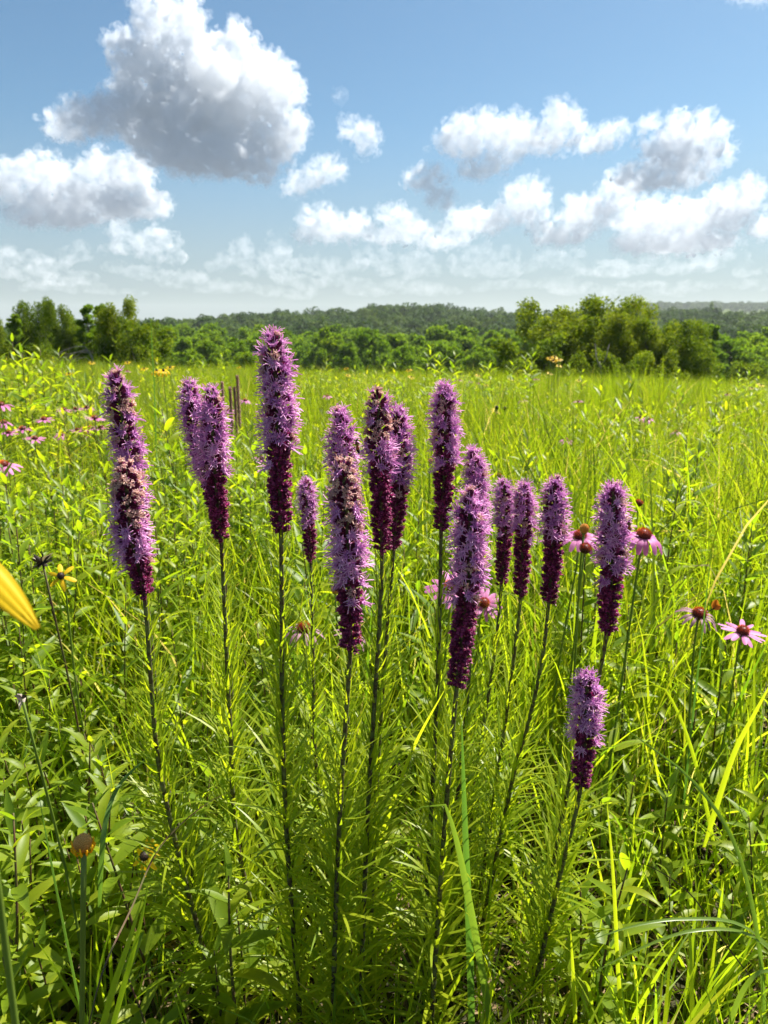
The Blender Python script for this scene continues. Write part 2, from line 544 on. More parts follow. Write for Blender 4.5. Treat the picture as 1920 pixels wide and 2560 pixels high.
cloud('square shouldered cumulus left of the flat grey based bank', [(1140, 435, 48, 42), (1110, 460, 50, 32), (1035, 480, 75, 30), (985, 500, 40, 20), (1160, 480, 34, 26)], 7500, 2.0, 9)
cloud('cumulus with bright curled head over the middle of the hill', [(690, 475, 40, 26), (720, 500, 72, 28), (770, 490, 30, 26), (660, 510, 28, 18)], 8000, 2.2, 10)
cloud('pale cumulus touching the one with the curled head', [(850, 470, 36, 30), (880, 500, 62, 28), (830, 510, 50, 20), (940, 520, 50, 16)], 8000, 1.5, 11)
cloud('small grey cumulus fragment low over the hill', [(990, 522, 34, 12), (1010, 516, 20, 9)], 8500, 1.6, 12)
cloud('thin cloud shred in the clear blue above the puff', [(732, 208, 16, 10), (722, 200, 10, 7)], 6000, .55, 13)
cloud('white cloud corner at the upper edge', [(1640, 2, 40, 9), (1600, -6, 40, 9)], 5500, .8, 14)
for i, (lu, D_, tau) in enumerate((
        ([(570, 545, 90, 30), (520, 570, 70, 24), (610, 520, 34, 20)], 10000, 0.62), ([(680, 590, 100, 30), (740, 575, 60, 22), (640, 605, 70, 18)], 11000, 0.56),
        ([(60, 575, 90, 26), (170, 555, 50, 26), (130, 600, 100, 18)], 10000, 0.68), ([(250, 575, 40, 18), (340, 600, 90, 24), (400, 605, 50, 16)], 11000, 0.56),
        ([(850, 570, 90, 26), (800, 550, 50, 20), (900, 590, 70, 16)], 11000, 0.56), ([(1030, 565, 70, 26), (1100, 555, 60, 22), (1080, 590, 110, 18)], 11000, 0.56),
        ([(1210, 560, 70, 20), (1300, 580, 90, 18)], 11500, 0.50), ([(1420, 575, 110, 20), (1560, 565, 90, 24), (1640, 580, 60, 18)], 11500, 0.56),
        ([(120, 625, 120, 16), (240, 632, 80, 12)], 14000, .34), ([(480, 622, 110, 16), (620, 632, 90, 12)], 14000, .34), ([(800, 618, 120, 16), (930, 630, 90, 14)], 14000, .34), ([(1120, 618, 120, 16), (1260, 628, 90, 14)], 14000, .34), ([(1450, 622, 130, 14), (1600, 615, 80, 14)], 14000, .34))):
    cloud('pale low cloud in the hazy band just above the hills', lu, D_, tau, 20 + i, 2.2, .7, True, 'pale low clouds', True)
# the same sort of clouds go on round the rest of the sky
for i in range(9):
    a = R(48 + i * 33); el = R(10 + 9 * ((i * 7) % 4)); D_ = 6500
    c0 = Vector((math.sin(a) * math.cos(el), math.cos(a) * math.cos(el), math.sin(el))) * D_
    r_ = random.Random(60 + i)
    iv, fi = ico(3)
    Vs, Fs, n = [], [], 0
    for j in range(12):
        c1 = Vector((r_.uniform(-1, 1) * 600, r_.uniform(-1, 1) * 600, r_.uniform(0, 1) * 260)); s1 = r_.uniform(140, 330)
        vv = iv * np.array([s1, s1, s1 * .75]) + np.array(c1)
        Vs.append(vv); Fs.append(fi + n); n += len(iv)
    o = obj('cloud', mesh_np('cloud', np.concatenate(Vs), np.concatenate(Fs), np.zeros(n), []), None, Matrix.Translation(c0))
    md = o.modifiers.new('remesh', 'REMESH'); md.mode = 'VOXEL'; md.voxel_size = 26
    bpy.context.view_layer.update()
    ev = bpy.data.meshes.new_from_object(o.evaluated_get(bpy.context.evaluated_depsgraph_get()))
    o.modifiers.clear()
    co = np.empty(len(ev.vertices) * 3, np.float32); ev.vertices.foreach_get('co', co); co = co.reshape(-1, 3)
    co += np.array([mnoise.noise_vector(Vector(p) / 130) * 45 for p in co])
    ev.vertices.foreach_set('co', np.ascontiguousarray(co, dtype=np.float32).ravel()); ev.materials.clear(); ev.materials.append(cloud_mat(.009)); ev.update()
    o.data = ev
    tag(o, 'cumulus cloud in the wider sky outside the view', 'cloud', 'clouds around the sky')


# ------------------------------------------------------------------ terrain
def sstep(x, a, b):
    t_ = np.clip((np.asarray(x, dtype=float) - a) / (b - a), 0, 1)
    return t_ * t_ * (3 - 2 * t_)


RIDGE_PX = [-600, 200, 380, 460, 560, 700, 880, 960, 1050, 1160, 1300, 1500, 1640, 1920, 2500]
RIDGE_PY = [842, 838, 818, 805, 797, 790, 783, 767, 770, 776, 786, 786, 779, 782, 795]


def ground(x, y):
    x = np.asarray(x, dtype=float); y = np.asarray(y, dtype=float)
    yy = np.maximum(y, 0)
    z = np.interp(yy, [0, 3, 10, 19, 30, 42, 60, 110, 180, 260, 5000], [0, 0, -0.28, -0.72, -1.7, -3.0, -5.0, -9.0, -10.5, -11, -11])
    z = z - 0.026 * np.clip(x, -25, 25) * sstep(yy, 3, 20)
    a = x / np.maximum(y, 1.0)
    px = 960 + a * FPX / math.cos(PITCH)
    ry = np.interp(px, RIDGE_PX, RIDGE_PY)
    zr = CAM_H + 480 * (815 - ry) / FPX - 10.5
    h = sstep(y, 240, 480)
    z = z + (zr + 11) * h
    z = z - 14 * sstep(y, 520, 900) * (y > 0)
    far = sstep(y, 1100, 1500) * sstep(px, 1250, 1650)
    z = z + (CAM_H + 1500 * 38 / FPX - 8 + 25) * far
    farl = sstep(y, 1900, 2400) * (1 - sstep(px, 300, 700))
    z = z + 14 * farl
    return z


def gz(x, y):
    return float(ground(x, y))


radii = np.concatenate([[0.0], np.geomspace(0.35, 2600, 140)])
NA = 168
ang = np.linspace(0, math.tau, NA, endpoint=False)
RR, AA = np.meshgrid(radii[1:], ang, indexing='ij')
X, Y = RR * np.sin(AA), RR * np.cos(AA)
Z = ground(X, Y)
V = np.concatenate([[[0, 0, 0.0]], np.stack([X, Y, Z], -1).reshape(-1, 3)])
faces = []
nr = len(radii) - 1
idx = 1 + np.arange(nr * NA).reshape(nr, NA)
a_ = idx[:-1]; b_ = idx[1:]
F = np.stack([a_, np.roll(a_, -1, 1), np.roll(b_, -1, 1), b_], -1).reshape(-1, 4)
F = np.concatenate([F, np.stack([np.zeros(NA // 2, int), idx[0, 0::2], idx[0, 1::2], np.roll(idx[0], -2)[0::2]], -1)])
tag(obj('ground', mesh_np('ground', V, F[:, ::-1], np.zeros(len(V)), [mg])), kind='structure')

# ------------------------------------------------------------------ grass (numpy blades)
def blades(base, az, L, th0, curv, w, tw, nseg=6):
    n = len(az)
    s = np.linspace(0, 1, nseg + 1)
    th = th0[:, None] + curv[:, None] * s[None, :] ** 1.6
    ca, sa = np.cos(az)[:, None], np.sin(az)[:, None]
    d = np.stack([np.sin(th) * ca, np.sin(th) * sa, np.cos(th)], -1)
    step = (L / nseg)[:, None, None]
    mid = (d[:, 1:] + d[:, :-1]) * 0.5
    pts = np.concatenate([np.zeros((n, 1, 3)), np.cumsum(mid * step, 1)], 1) + base[:, None, :]
    side0 = np.stack([-sa, ca, np.zeros_like(sa)], -1)
    nrm = np.cross(d, np.broadcast_to(side0, d.shape))
    t_ = tw[:, None, None] * s[None, :, None]
    side = side0 * np.cos(t_) + nrm * np.sin(t_)
    prof = np.clip(0.55 + 1.6 * s, 0, 1) * (1 - s ** 3 * 0.96)
    ww = (w[:, None] * prof[None, :])[..., None] * 0.5
    V = np.stack([pts - side * ww, pts + side * ww], 2).reshape(-1, 3)
    k = np.arange(n)[:, None] * (nseg + 1) * 2 + np.arange(nseg)[None, :] * 2
    F = np.stack([k, k + 1, k + 3, k + 2], -1).reshape(-1, 4)
    return V, F


def leaf_pts(n, L, w, droop, up0):
    """lanceolate leaf along +Y from the origin, rising at up0, drooping"""
    pts, wd, ups = [], [], []
    p = Vector((0, 0, 0))
    for i in range(n + 1):
        s = i / n
        th = up0 - droop * s ** 1.3
        d = Vector((0, math.cos(th), math.sin(th)))
        pts.append(p.copy()); ups.append(Vector((0, -math.sin(th), math.cos(th))))
        wd.append(0.0 if i == n else w * (0.22 + 0.78 * math.sin(min(s * 1.35 + 0.12, 1.0) * math.pi * 0.5 * 1.0) if s < 0.45 else w * max(0.0, math.cos((s - 0.45) / 0.55 * math.pi / 2)) / w) if False else w * (math.sin(math.pi * (0.08 + 0.92 * s) ** 0.75) ** 0.9 if i < n else 0))
        p += d * (L / n)
    return pts, wd, ups


def add_leaf(mb, M, L, w, droop, up0, var, m=0, n=5, fold=0.18):
    pts, wd, ups = leaf_pts(n, L, w, droop, up0)
    R3 = M.to_3x3()
    mb.ribbon([M @ p for p in pts], wd, [R3 @ Vector((1, 0, 0))] * (n + 1), var, m, fold, [R3 @ u for u in ups])


def forb_spec(r, h, nl, Lmax, wmax):
    """stem path and leaf placements of one leafy meadow plant"""
    lean = r.uniform(0, 0.16); la = r.uniform(0, math.tau)
    P = [Vector((math.cos(la) * lean * h * s ** 1.5 + r.uniform(-.01, .01) * h, math.sin(la) * lean * h * s ** 1.5 + r.uniform(-.01, .01) * h, h * s)) for s in (0, .33, .66, 1)]
    P[0] = Vector((0, 0, 0))
    path = spline(P, 9)
    leaves = []
    phi = r.uniform(0, math.tau)
    for i in range(nl):
        s = 0.22 + 0.78 * (i + 0.5) / nl
        phi += 2.4 + r.uniform(-.25, .25)
        k = s * 8
        p = path[min(int(k), 7)].lerp(path[min(int(k) + 1, 8)], k - int(k))
        sz = (1 - 0.45 * max(0, s - 0.7) / 0.3) * (0.75 + 0.25 * min(1, s / 0.5)) * r.uniform(0.8, 1.15)
        up = r.uniform(0.25, 0.7) + (0.5 * max(0, s - 0.75) / 0.25)
        leaves.append((p, phi, Lmax * sz, wmax * sz, r.uniform(0.3, 1.0) * (1.1 - 0.5 * s), up))
    return path, leaves


# prototypes scattered over the meadow (grass and undergrowth nobody could count)
def grass_patch(seed, n, rad, hmin, hmax, wmin, wmax, mat, nseg=6):
    g_ = np.random.default_rng(seed)
    r_ = rad * np.sqrt(g_.random(n)); a_ = g_.random(n) * math.tau
    # blades grow in tufts
    nt = max(4, n // 14)
    tc_ = g_.integers(0, nt, n)
    tr = rad * np.sqrt(g_.random(nt)); ta = g_.random(nt) * math.tau
    base = np.stack([tr[tc_] * np.cos(ta[tc_]) + g_.normal(0, .02, n), tr[tc_] * np.sin(ta[tc_]) + g_.normal(0, .02, n), np.zeros(n) - 0.01], -1)
    L = g_.uniform(hmin, hmax, n) * 1.1
    V, F = blades(base, g_.random(n) * math.tau, L, np.abs(g_.normal(0.10, 0.12, n)), np.abs(g_.normal(0.55, 0.55, n)), g_.uniform(wmin, wmax, n), g_.normal(0, 1.2, n), nseg)
    var = np.clip(g_.normal(0.5, 0.22, n), 0, 0.92)
    var[g_.random(n) < 0.05] = 0.985
    return mesh_np('grass_patch', V, F, np.repeat(var, (nseg + 1) * 2), [mat])


def forb_patch(seed, n, rad, hmin, hmax, Lm, wm, nl, nseg=4):
    r = random.Random(seed)
    mb = MB()
    for _ in range(n):
        a, d = r.uniform(0, math.tau), rad * math.sqrt(r.random())
        o_ = Vector((d * math.cos(a), d * math.sin(a), 0))
        path, lv = forb_spec(r, r.uniform(hmin, hmax), nl, Lm * r.uniform(.85, 1.2), wm * r.uniform(.8, 1.2))
        v0 = min(1, max(0, r.gauss(0.5, 0.2)))
        mb.tube([p + o_ for p in path[::2]], [0.0028 - 0.0018 * i / 4 for i in range(5)], 3, 0.3, 1, cap=False)
        for (p, phi, L, w, dr, up) in lv:
            add_leaf(mb, Matrix.Translation(p + o_) @ Matrix.Rotation(phi, 4, 'Z'), L, w, dr, up, min(1, max(0, v0 + r.uniform(-.2, .25))), 0, nseg, 0.15)
    return mb.mesh('leafy_patch', [m_forb, m_stemr])


def proto_collection(name, meshes):
    c = bpy.data.collections.new(name)
    for i, me in enumerate(meshes):
        c.objects.link(bpy.data.objects.new('%s_%02d' % (name, i), me))
    return c


def scatter(name, coll, pts, rots, scls, idxs, label, cat):
    me = bpy.data.meshes.new(name)
    n = len(pts)
    me.vertices.add(n)
    me.vertices.foreach_set('co', np.asarray(pts, dtype=np.float32).ravel())
    for nm, typ, arr in (('rot', 'FLOAT_VECTOR', rots), ('scl', 'FLOAT_VECTOR', scls)):
        at_ = me.attributes.new(nm, typ, 'POINT')
        at_.data.foreach_set('vector', np.asarray(arr, dtype=np.float32).ravel())
    at_ = me.attributes.new('idx', 'INT', 'POINT')
    at_.data.foreach_set('value', np.asarray(idxs, dtype=np.int32))
    o = obj(name, me)
    ng = bpy.data.node_groups.new(name + '_scatter', 'GeometryNodeTree')
    ng.interface.new_socket('Geometry', in_out='INPUT', socket_type='NodeSocketGeometry')
    ng.interface.new_socket('Geometry', in_out='OUTPUT', socket_type='NodeSocketGeometry')
    gi = ng.nodes.new('NodeGroupInput'); go = ng.nodes.new('NodeGroupOutput')
    ci = ng.nodes.new('GeometryNodeCollectionInfo')
    ci.inputs['Collection'].default_value = coll
    ci.inputs['Separate Children'].default_value = True
    ci.inputs['Reset Children'].default_value = True
    ip = ng.nodes.new('GeometryNodeInstanceOnPoints')
    ip.inputs['Pick Instance'].default_value = True
    def attr(nm, dt):
        a = ng.nodes.new('GeometryNodeInputNamedAttribute')
        a.data_type = dt
        a.inputs['Name'].default_value = nm
        return a.outputs['Attribute']
    er = ng.nodes.new('FunctionNodeEulerToRotation')
    ng.links.new(attr('rot', 'FLOAT_VECTOR'), er.inputs[0])
    ng.links.new(gi.outputs[0], ip.inputs['Points'])
    ng.links.new(ci.outputs[0], ip.inputs['Instance'])
    ng.links.new(attr('idx', 'INT'), ip.inputs['Instance Index'])
    ng.links.new(er.outputs[0], ip.inputs['Rotation'])
    ng.links.new(attr('scl', 'FLOAT_VECTOR'), ip.inputs['Scale'])
    ng.links.new(ip.outputs[0], go.inputs[0])
    md = o.modifiers.new('scatter', 'NODES')
    md.node_group = ng
    return tag(o, label, cat, kind='stuff')


gp = [grass_patch(100 + i, 230, 0.42, 0.42, 0.72, 0.003, 0.0065, m_far) for i in range(5)] + \
     [grass_patch(120 + i, 150, 0.42, 0.45, 0.80, 0.005, 0.010, m_far) for i in range(3)]
fp = [forb_patch(140 + i, 22, 0.36, 0.40, 0.68, 0.09, 0.017, 18, 3) for i in range(5)]
c_grass = proto_collection('grass_patches', gp)
c_forb = proto_collection('leafy_patches', fp)


def grid_pts(y0, y1, step, half=0.66, jit=0.45, extra=1.2):
    out = []
    y = y0
    while y < y1:
        hw = y * half + extra
        x = -hw
        while x < hw:
            out.append((x + rnd.uniform(-jit, jit) * step, y + rnd.uniform(-jit, jit) * step))
            x += step
        y += step
    return out


def cap_scale(x, y):
    """low growth right in front of the blazing stars"""
    return 0.5 + 0.5 * float(sstep(y, 1.0, 1.7))


pts, rots, scls, ids = [], [], [], []
for (x, y) in grid_pts(1.75, 8, 0.34) + grid_pts(8, 24, 0.42, 0.62, 0.45, 1.5) + grid_pts(24, 34, 0.6, 0.6):
    if y < 1.7 or rnd.random() < 0.16:
        continue
    pts.append((x, y, gz(x, y)))
    rots.append((rnd.gauss(0, .10), rnd.gauss(0, .10), rnd.uniform(0, math.tau)))
    hn = mnoise.noise(Vector((x * .55, y * .4, 3.3))) * .35 + mnoise.noise(Vector((x * 1.7, y * 1.2, 8.1))) * .25
    s = rnd.uniform(0.75, 1.1) * cap_scale(x, y) * (1 + hn)
    scls.append((1.05, 1.05, s)); ids.append(rnd.randrange(8))
scatter('meadow_grass', c_grass, pts, rots, scls, ids, 'fine bright green prairie grass filling the open meadow', 'grass')
pts, rots, scls, ids = [], [], [], []
for (x, y) in grid_pts(1.9, 9, 0.48) + grid_pts(9, 28, 0.66, 0.6):
    pl = 0.5 + 0.75 * mnoise.noise(Vector((x * .45, y * .3, 1.0))) - .25 * float(sstep(x / y, -.1, .35))
    if rnd.random() > pl:
        continue
    pts.append((x, y, gz(x, y)))
    rots.append((0, 0, rnd.uniform(0, math.tau)))
    s = rnd.uniform(0.8, 1.15) * (1.25 if rnd.random() < .14 else 1)
    scls.append((s, s, s)); ids.append(rnd.randrange(5))
scatter('leafy_undergrowth', c_forb, pts, rots, scls, ids, 'leafy green undergrowth mixed through the meadow grass', 'undergrowth')

# unique grass close to the camera
def near_grass():
    n = 15000
    y = 0.62 + 3.4 * rng.random(n) ** 1.15
    x = (rng.random(n) * 2 - 1) * (y * 0.62 + 0.35)
    frac = np.clip((x / (y * 0.6) + 1) / 2, 0, 1)       # 0 left .. 1 right
    keep = rng.random(n) < (0.45 + 0.55 * frac)
    keep &= ~((y < 1.0) & (np.abs(x) < 0.30) & (rng.random(n) < 0.55))
    x, y, frac = x[keep], y[keep], frac[keep]
    # tufts: pull blades together
    nt = 700
    ty = 0.62 + 3.4 * rng.random(nt) ** 1.15; tx = (rng.random(nt) * 2 - 1) * (ty * 0.62 + 0.35)
    d2 = (x[:, None] - tx[None]) ** 2 + (y[:, None] - ty[None]) ** 2
    j = d2.argmin(1)
    x = tx[j] + (x - tx[j]) * 0.35; y = ty[j] + (y - ty[j]) * 0.35
    n = len(x)
    base = np.stack([x, y, ground(x, y) - 0.01], -1)
    L = rng.uniform(0.32, 0.74, n) * (0.5 + 0.5 * sstep(y, 0.9, 1.6))
    dry = rng.random(n) < 0.09
    L[dry] *= 0.7
    V, F = blades(base, rng.random(n) * math.tau, L, np.abs(rng.normal(0.12, 0.13, n)), np.abs(rng.normal(0.6, 0.6, n)), rng.uniform(0.003, 0.0085, n), rng.normal(0, 1.2, n), 8)
    var = np.clip(rng.normal(0.5, 0.25, n), 0, 0.92)
    var[dry] = 0.985
    tag(obj('near_grass', mesh_np('near_grass', V, F, np.repeat(var, 18), [m_grass])), 'dense green grass blades growing around the purple flower stems', 'grass', kind='stuff')


near_grass()

nth = 5200
ty_ = 0.55 + 2.6 * rng.random(nth) ** 1.2; tx_ = (rng.random(nth) * 2 - 1) * (ty_ * .65 + .3)
Vt, Ft = blades(np.stack([tx_, ty_, ground(tx_, ty_) + rng.uniform(.003, .10, nth)], -1), rng.random(nth) * math.tau, rng.uniform(.06, .24, nth), rng.uniform(1.1, 1.75, nth), rng.normal(0, .35, nth), rng.uniform(.002, .006, nth), rng.normal(0, 1.5, nth), 4)
m_thatch = leaf_mat('dry_thatch', [(0, (.10, .065, .035)), (.5, (.24, .17, .09)), (1, (.40, .31, .18))], trans=.25, tcol=1.1, tsat=(1, .95, .8), rough=.8, spec=.1)
tag(obj('dry_thatch', mesh_np('dry_thatch', Vt, Ft, np.repeat(rng.random(nth), 10), [m_thatch])), 'brown dry grass litter lying on the soil under the plants', 'litter', kind='stuff')

# ------------------------------------------------------------------ individual leafy plants
def leaf_mesh(L, w, droop, up0, var, mat, n=7, fold=0.17):
    mb = MB()
    add_leaf(mb, Matrix.Identity(4), L, w, droop, up0, var, 0, n, fold)
    return mb.mesh('leaf', [mat])


LEAF = [leaf_mesh(1.0, 0.22, dr, 0.0, 0.5 + 0.1 * (i - 2), m_forb) for i, dr in enumerate((0.15, 0.4, 0.65, 0.9, 1.2))]
LEAFW = [leaf_mesh(1.0, 0.25, dr, 0.0, 0.5 + 0.1 * (i - 1), m_forb) for i, dr in enumerate((0.2, 0.55, 0.95))]


def make_forb(seed, h, nl, Lm, wide=False, stem=m_stemr, rad=0.0032):
    r = random.Random(seed)
    path, lv = forb_spec(r, h, nl, Lm, 1)
    mb = MB()
    mb.tube(path, [rad * (1 - 0.65 * i / 8) for i in range(9)], 6, 0.4)
    parts = [('stem', mb.mesh('stem', [stem]), Matrix.Identity(4))]
    for (p, phi, L, w, dr, up) in lv:
        me = r.choice(LEAFW if wide else LEAF)
        parts.append(('leaf', me, Matrix.Translation(p) @ Matrix.Rotation(phi, 4, 'Z') @ Matrix.Rotation(up, 4, 'X') @ Matrix.Rotation(r.uniform(-.5, .5), 4, 'Y') @ Matrix.Scale(L, 4)))
    return parts


def place(name, parts, M, label, cat, group=None):
    root = tag(obj(name, None, None, M), label, cat, group)
    for nm, me, pm in parts:
        obj(nm, me, root, pm)
    return root


TALL = [make_forb(300 + i, 0.60 + 0.05 * (i % 3), 28, 0.098) for i in range(6)]
LOW = [make_forb(320 + i, 0.34 + 0.04 * (i % 3), 18, 0.088) for i in range(5)]
WIDE = [make_forb(340 + i, 0.44, 15, 0.085, True, m_stemg) for i in range(3)]
LBL_W = 'leafy green plant with broad pointed leaves on a green stem'


STARS = ((300, 'tan tipped blazing star'), (540, 'close pair of lilac blazing stars'), (705, 'tallest blazing star'), (780, 'smallest thin blazing star'), (865, 'pinkish brown tipped blazing star'), (945, 'dark mostly spent blazing star'),
         (1090, 'blazing star above a coneflower'), (1140, 'blazing star with long bud tail'), (1290, 'row of three blazing stars'), (1500, 'blazing star between two coneflowers'))


def near_star(x, y, z, behind):
    """which flower spike a plant stands by, as seen among the stems"""
    q = Vector((x, y, z - CAM_H)); px = 960 + FPX * q.x / q.dot(_F)
    d, nm = min((abs(px - a), b) for a, b in STARS)
    return ('%s the %s' % (behind if d < 110 else 'well to one side of', nm))


def yaw_m(x, y, s=1.0, sink=0.01):
    return Matrix.Translation((x, y, gz(x, y) - sink)) @ Matrix.Rotation(rnd.uniform(0, math.tau), 4, 'Z') @ Matrix.Scale(s, 4)


for i in range(140):       # taller ones behind and left of the blazing stars
    y = rnd.uniform(1.35, 3.0)
    fr = rnd.random() ** 1.5
    x = (-1 + 2 * fr) * y * 0.6 + rnd.uniform(-.1, .1)
    place('leafy_plant', TALL[i % 6], yaw_m(x, y, rnd.uniform(0.85, 1.12)), 'tall narrow leaved plant ' + near_star(x, y, .5, 'behind'), 'plant', 'tall leafy plants in the meadow')
for i in range(125):       # low ones at the foot of the stems
    y = rnd.uniform(0.76, 1.5)
    fr = rnd.random() ** 1.9
    x = (-1 + 2 * fr) * (y * 0.55 + 0.1)
    if y < 1.05 and -0.2 < x < 0.24:
        continue
    place('leafy_plant', LOW[i % 5], yaw_m(x, y, rnd.uniform(0.8, 1.15)), 'low narrow leaved plant ' + near_star(x, y, .2, 'at the foot of'), 'plant', 'low leafy plants under the flower spikes')
for px, py, Yd, s in ((1520, 1700, 1.35, 1.0), (1440, 1830, 1.3, 1.0), (560, 1480, 2.0, 1.25), (950, 1560, 1.6, 1.1), (1330, 1560, 1.7, 1.1)):
    p = at(px, py, Yd)
    place('leafy_plant', WIDE[int(px) % 3], yaw_m(p.x, Yd, s * min(1.3, max(0.5, p.z / 0.46))), LBL_W, 'plant', 'broad leaved plants in the meadow')

for px, py, Yd, s in ((1840, 2240, 0.95, .75), (1600, 2420, 0.92, .65), (1700, 2180, 1.0, .8), (1560, 2250, 1.02, .75)):
    p = at(px, py, Yd)
    place('leafy_plant', LOW[px % 5], yaw_m(p.x, Yd, s), 'low leafy green plant in the grass near the shortest blazing star', 'plant', 'low plants by the shortest blazing star')

# ------------------------------------------------------------------ prairie blazing stars
def head_mesh(kind, seed):
    """one flower head along +Z, metres"""
    r = random.Random(seed)
    mb = MB()
    L = 0.0105 if kind != 'bud' else r.uniform(0.0095, 0.0115)
    # bract cup
    rr = [0.0009, 0.0020, 0.0027, 0.0027, 0.0021]
    mb.tube([Vector((0, 0, L * k / 4)) for k in range(5)], rr, 6, 0.25, 0, True)
    nb_ = 12 if kind == 'bud' else 8
    for i in range(nb_):
        a = i * 2.4 + r.uniform(-.2, .2)
        z0 = L * (0.25 + 0.65 * i / nb_)
        out = Vector((math.cos(a), math.sin(a), 0))
        sd = Vector((-math.sin(a), math.cos(a), 0))
        b = out * 0.0022 + Vector((0, 0, z0))
        flare = r.uniform(0.6, 1.2) if kind == 'bud' else r.uniform(.3, .8)
        mb.ribbon([b, b + out * 0.0012 * flare + Vector((0, 0, 0.0022)), b + out * 0.0034 * flare + Vector((0, 0, 0.0032))], [0.0024, 0.0019, 0], [sd] * 3, r.uniform(0.35, 0.95), 0)
    top = Vector((0, 0, L))
    if kind == 'bud':
        for i in range(4):
            a = i * 1.7 + r.uniform(0, 1)
            o_ = Vector((math.cos(a), math.sin(a), 0)) * 0.0012
            mb.tube([top + o_ * .6 - Vector((0, 0, .001)), top + o_ + Vector((0, 0, 0.0012))], [0.0010, 0.0006], 4, 0.95, 0)
        return mb.mesh('bud', [m_bud])
    nf = r.randint(5, 7)
    for i in range(nf):
        a = i * math.tau / nf + r.uniform(-.3, .3)
        tilt = r.uniform(0.15, 0.75)
        d = Vector((math.cos(a) * math.sin(tilt), math.sin(a) * math.sin(tilt), math.cos(tilt)))
        b = top + Vector((math.cos(a), math.sin(a), 0)) * 0.0013 - Vector((0, 0, 0.001))
        q = d.to_track_quat('Z', 'Y')
        ln = r.uniform(0.0022, 0.0042) if kind == 'open' else r.uniform(0.003, 0.0045)
        e = b + d * ln
        mb.tube([b, e], [0.0006, 0.0011], 4, r.uniform(.1, .4) if kind == 'open' else r.uniform(.3, .9), 1, False)
        nl = 5 if kind == 'open' else 4
        for k in range(nl):                                    # star lobes
            ak = k * math.tau / nl + r.uniform(-.2, .2)
            od = q @ Vector((math.cos(ak), math.sin(ak), 0))
            sd = q @ Vector((-math.sin(ak), math.cos(ak), 0))
            ll = r.uniform(0.0030, 0.0044) if kind == 'open' else r.uniform(0.0018, 0.0034)
            curl = r.uniform(-0.3, 0.5)
            mb.ribbon([e + od * 0.0006, e + od * ll * 0.55 + d * ll * 0.25, e + od * ll + d * ll * curl * 0.6], [0.0013, 0.0014, 0], [sd] * 3, r.uniform(.35, .85), 1)
        ns = 2 if kind == 'open' else (1 if r.random() < 0.5 else 0)
        for k in range(ns):                                    # long curling style branches
            ak = a + (k - 0.5) * 1.6 + r.uniform(-.4, .4)
            bend = Vector((math.cos(ak), math.sin(ak), r.uniform(-.2, .5)))
            LL = r.uniform(0.006, 0.0125) if kind == 'open' else r.uniform(.003, .006)
            pts = []
            p = e.copy(); dd = (d + bend * 0.35).normalized()
            cv = bend.cross(d) * 0
            for s_ in range(5):
                pts.append(p.copy())
                p = p + dd * (LL / 4)
                dd = (dd + bend * r.uniform(0.02, 0.28) - d * r.uniform(0, .12)).normalized()
            mb.tube(pts, [0.00042, 0.00046, 0.00048, 0.0005, 0.00042], 3, r.uniform(.65, 1.0), 1, False)
    return mb.mesh(kind, [m_bud, m_lilac if kind == 'open' else m_fade])


HEADS = {k: [head_mesh(k, 500 + i + 17 * j) for i in range(7)] for j, k in enumerate(('bud', 'open', 'fade'))}
HNAME = {'bud': 'flower_bud', 'open': 'flower_head', 'fade': 'faded_head'}

YS = 0.85
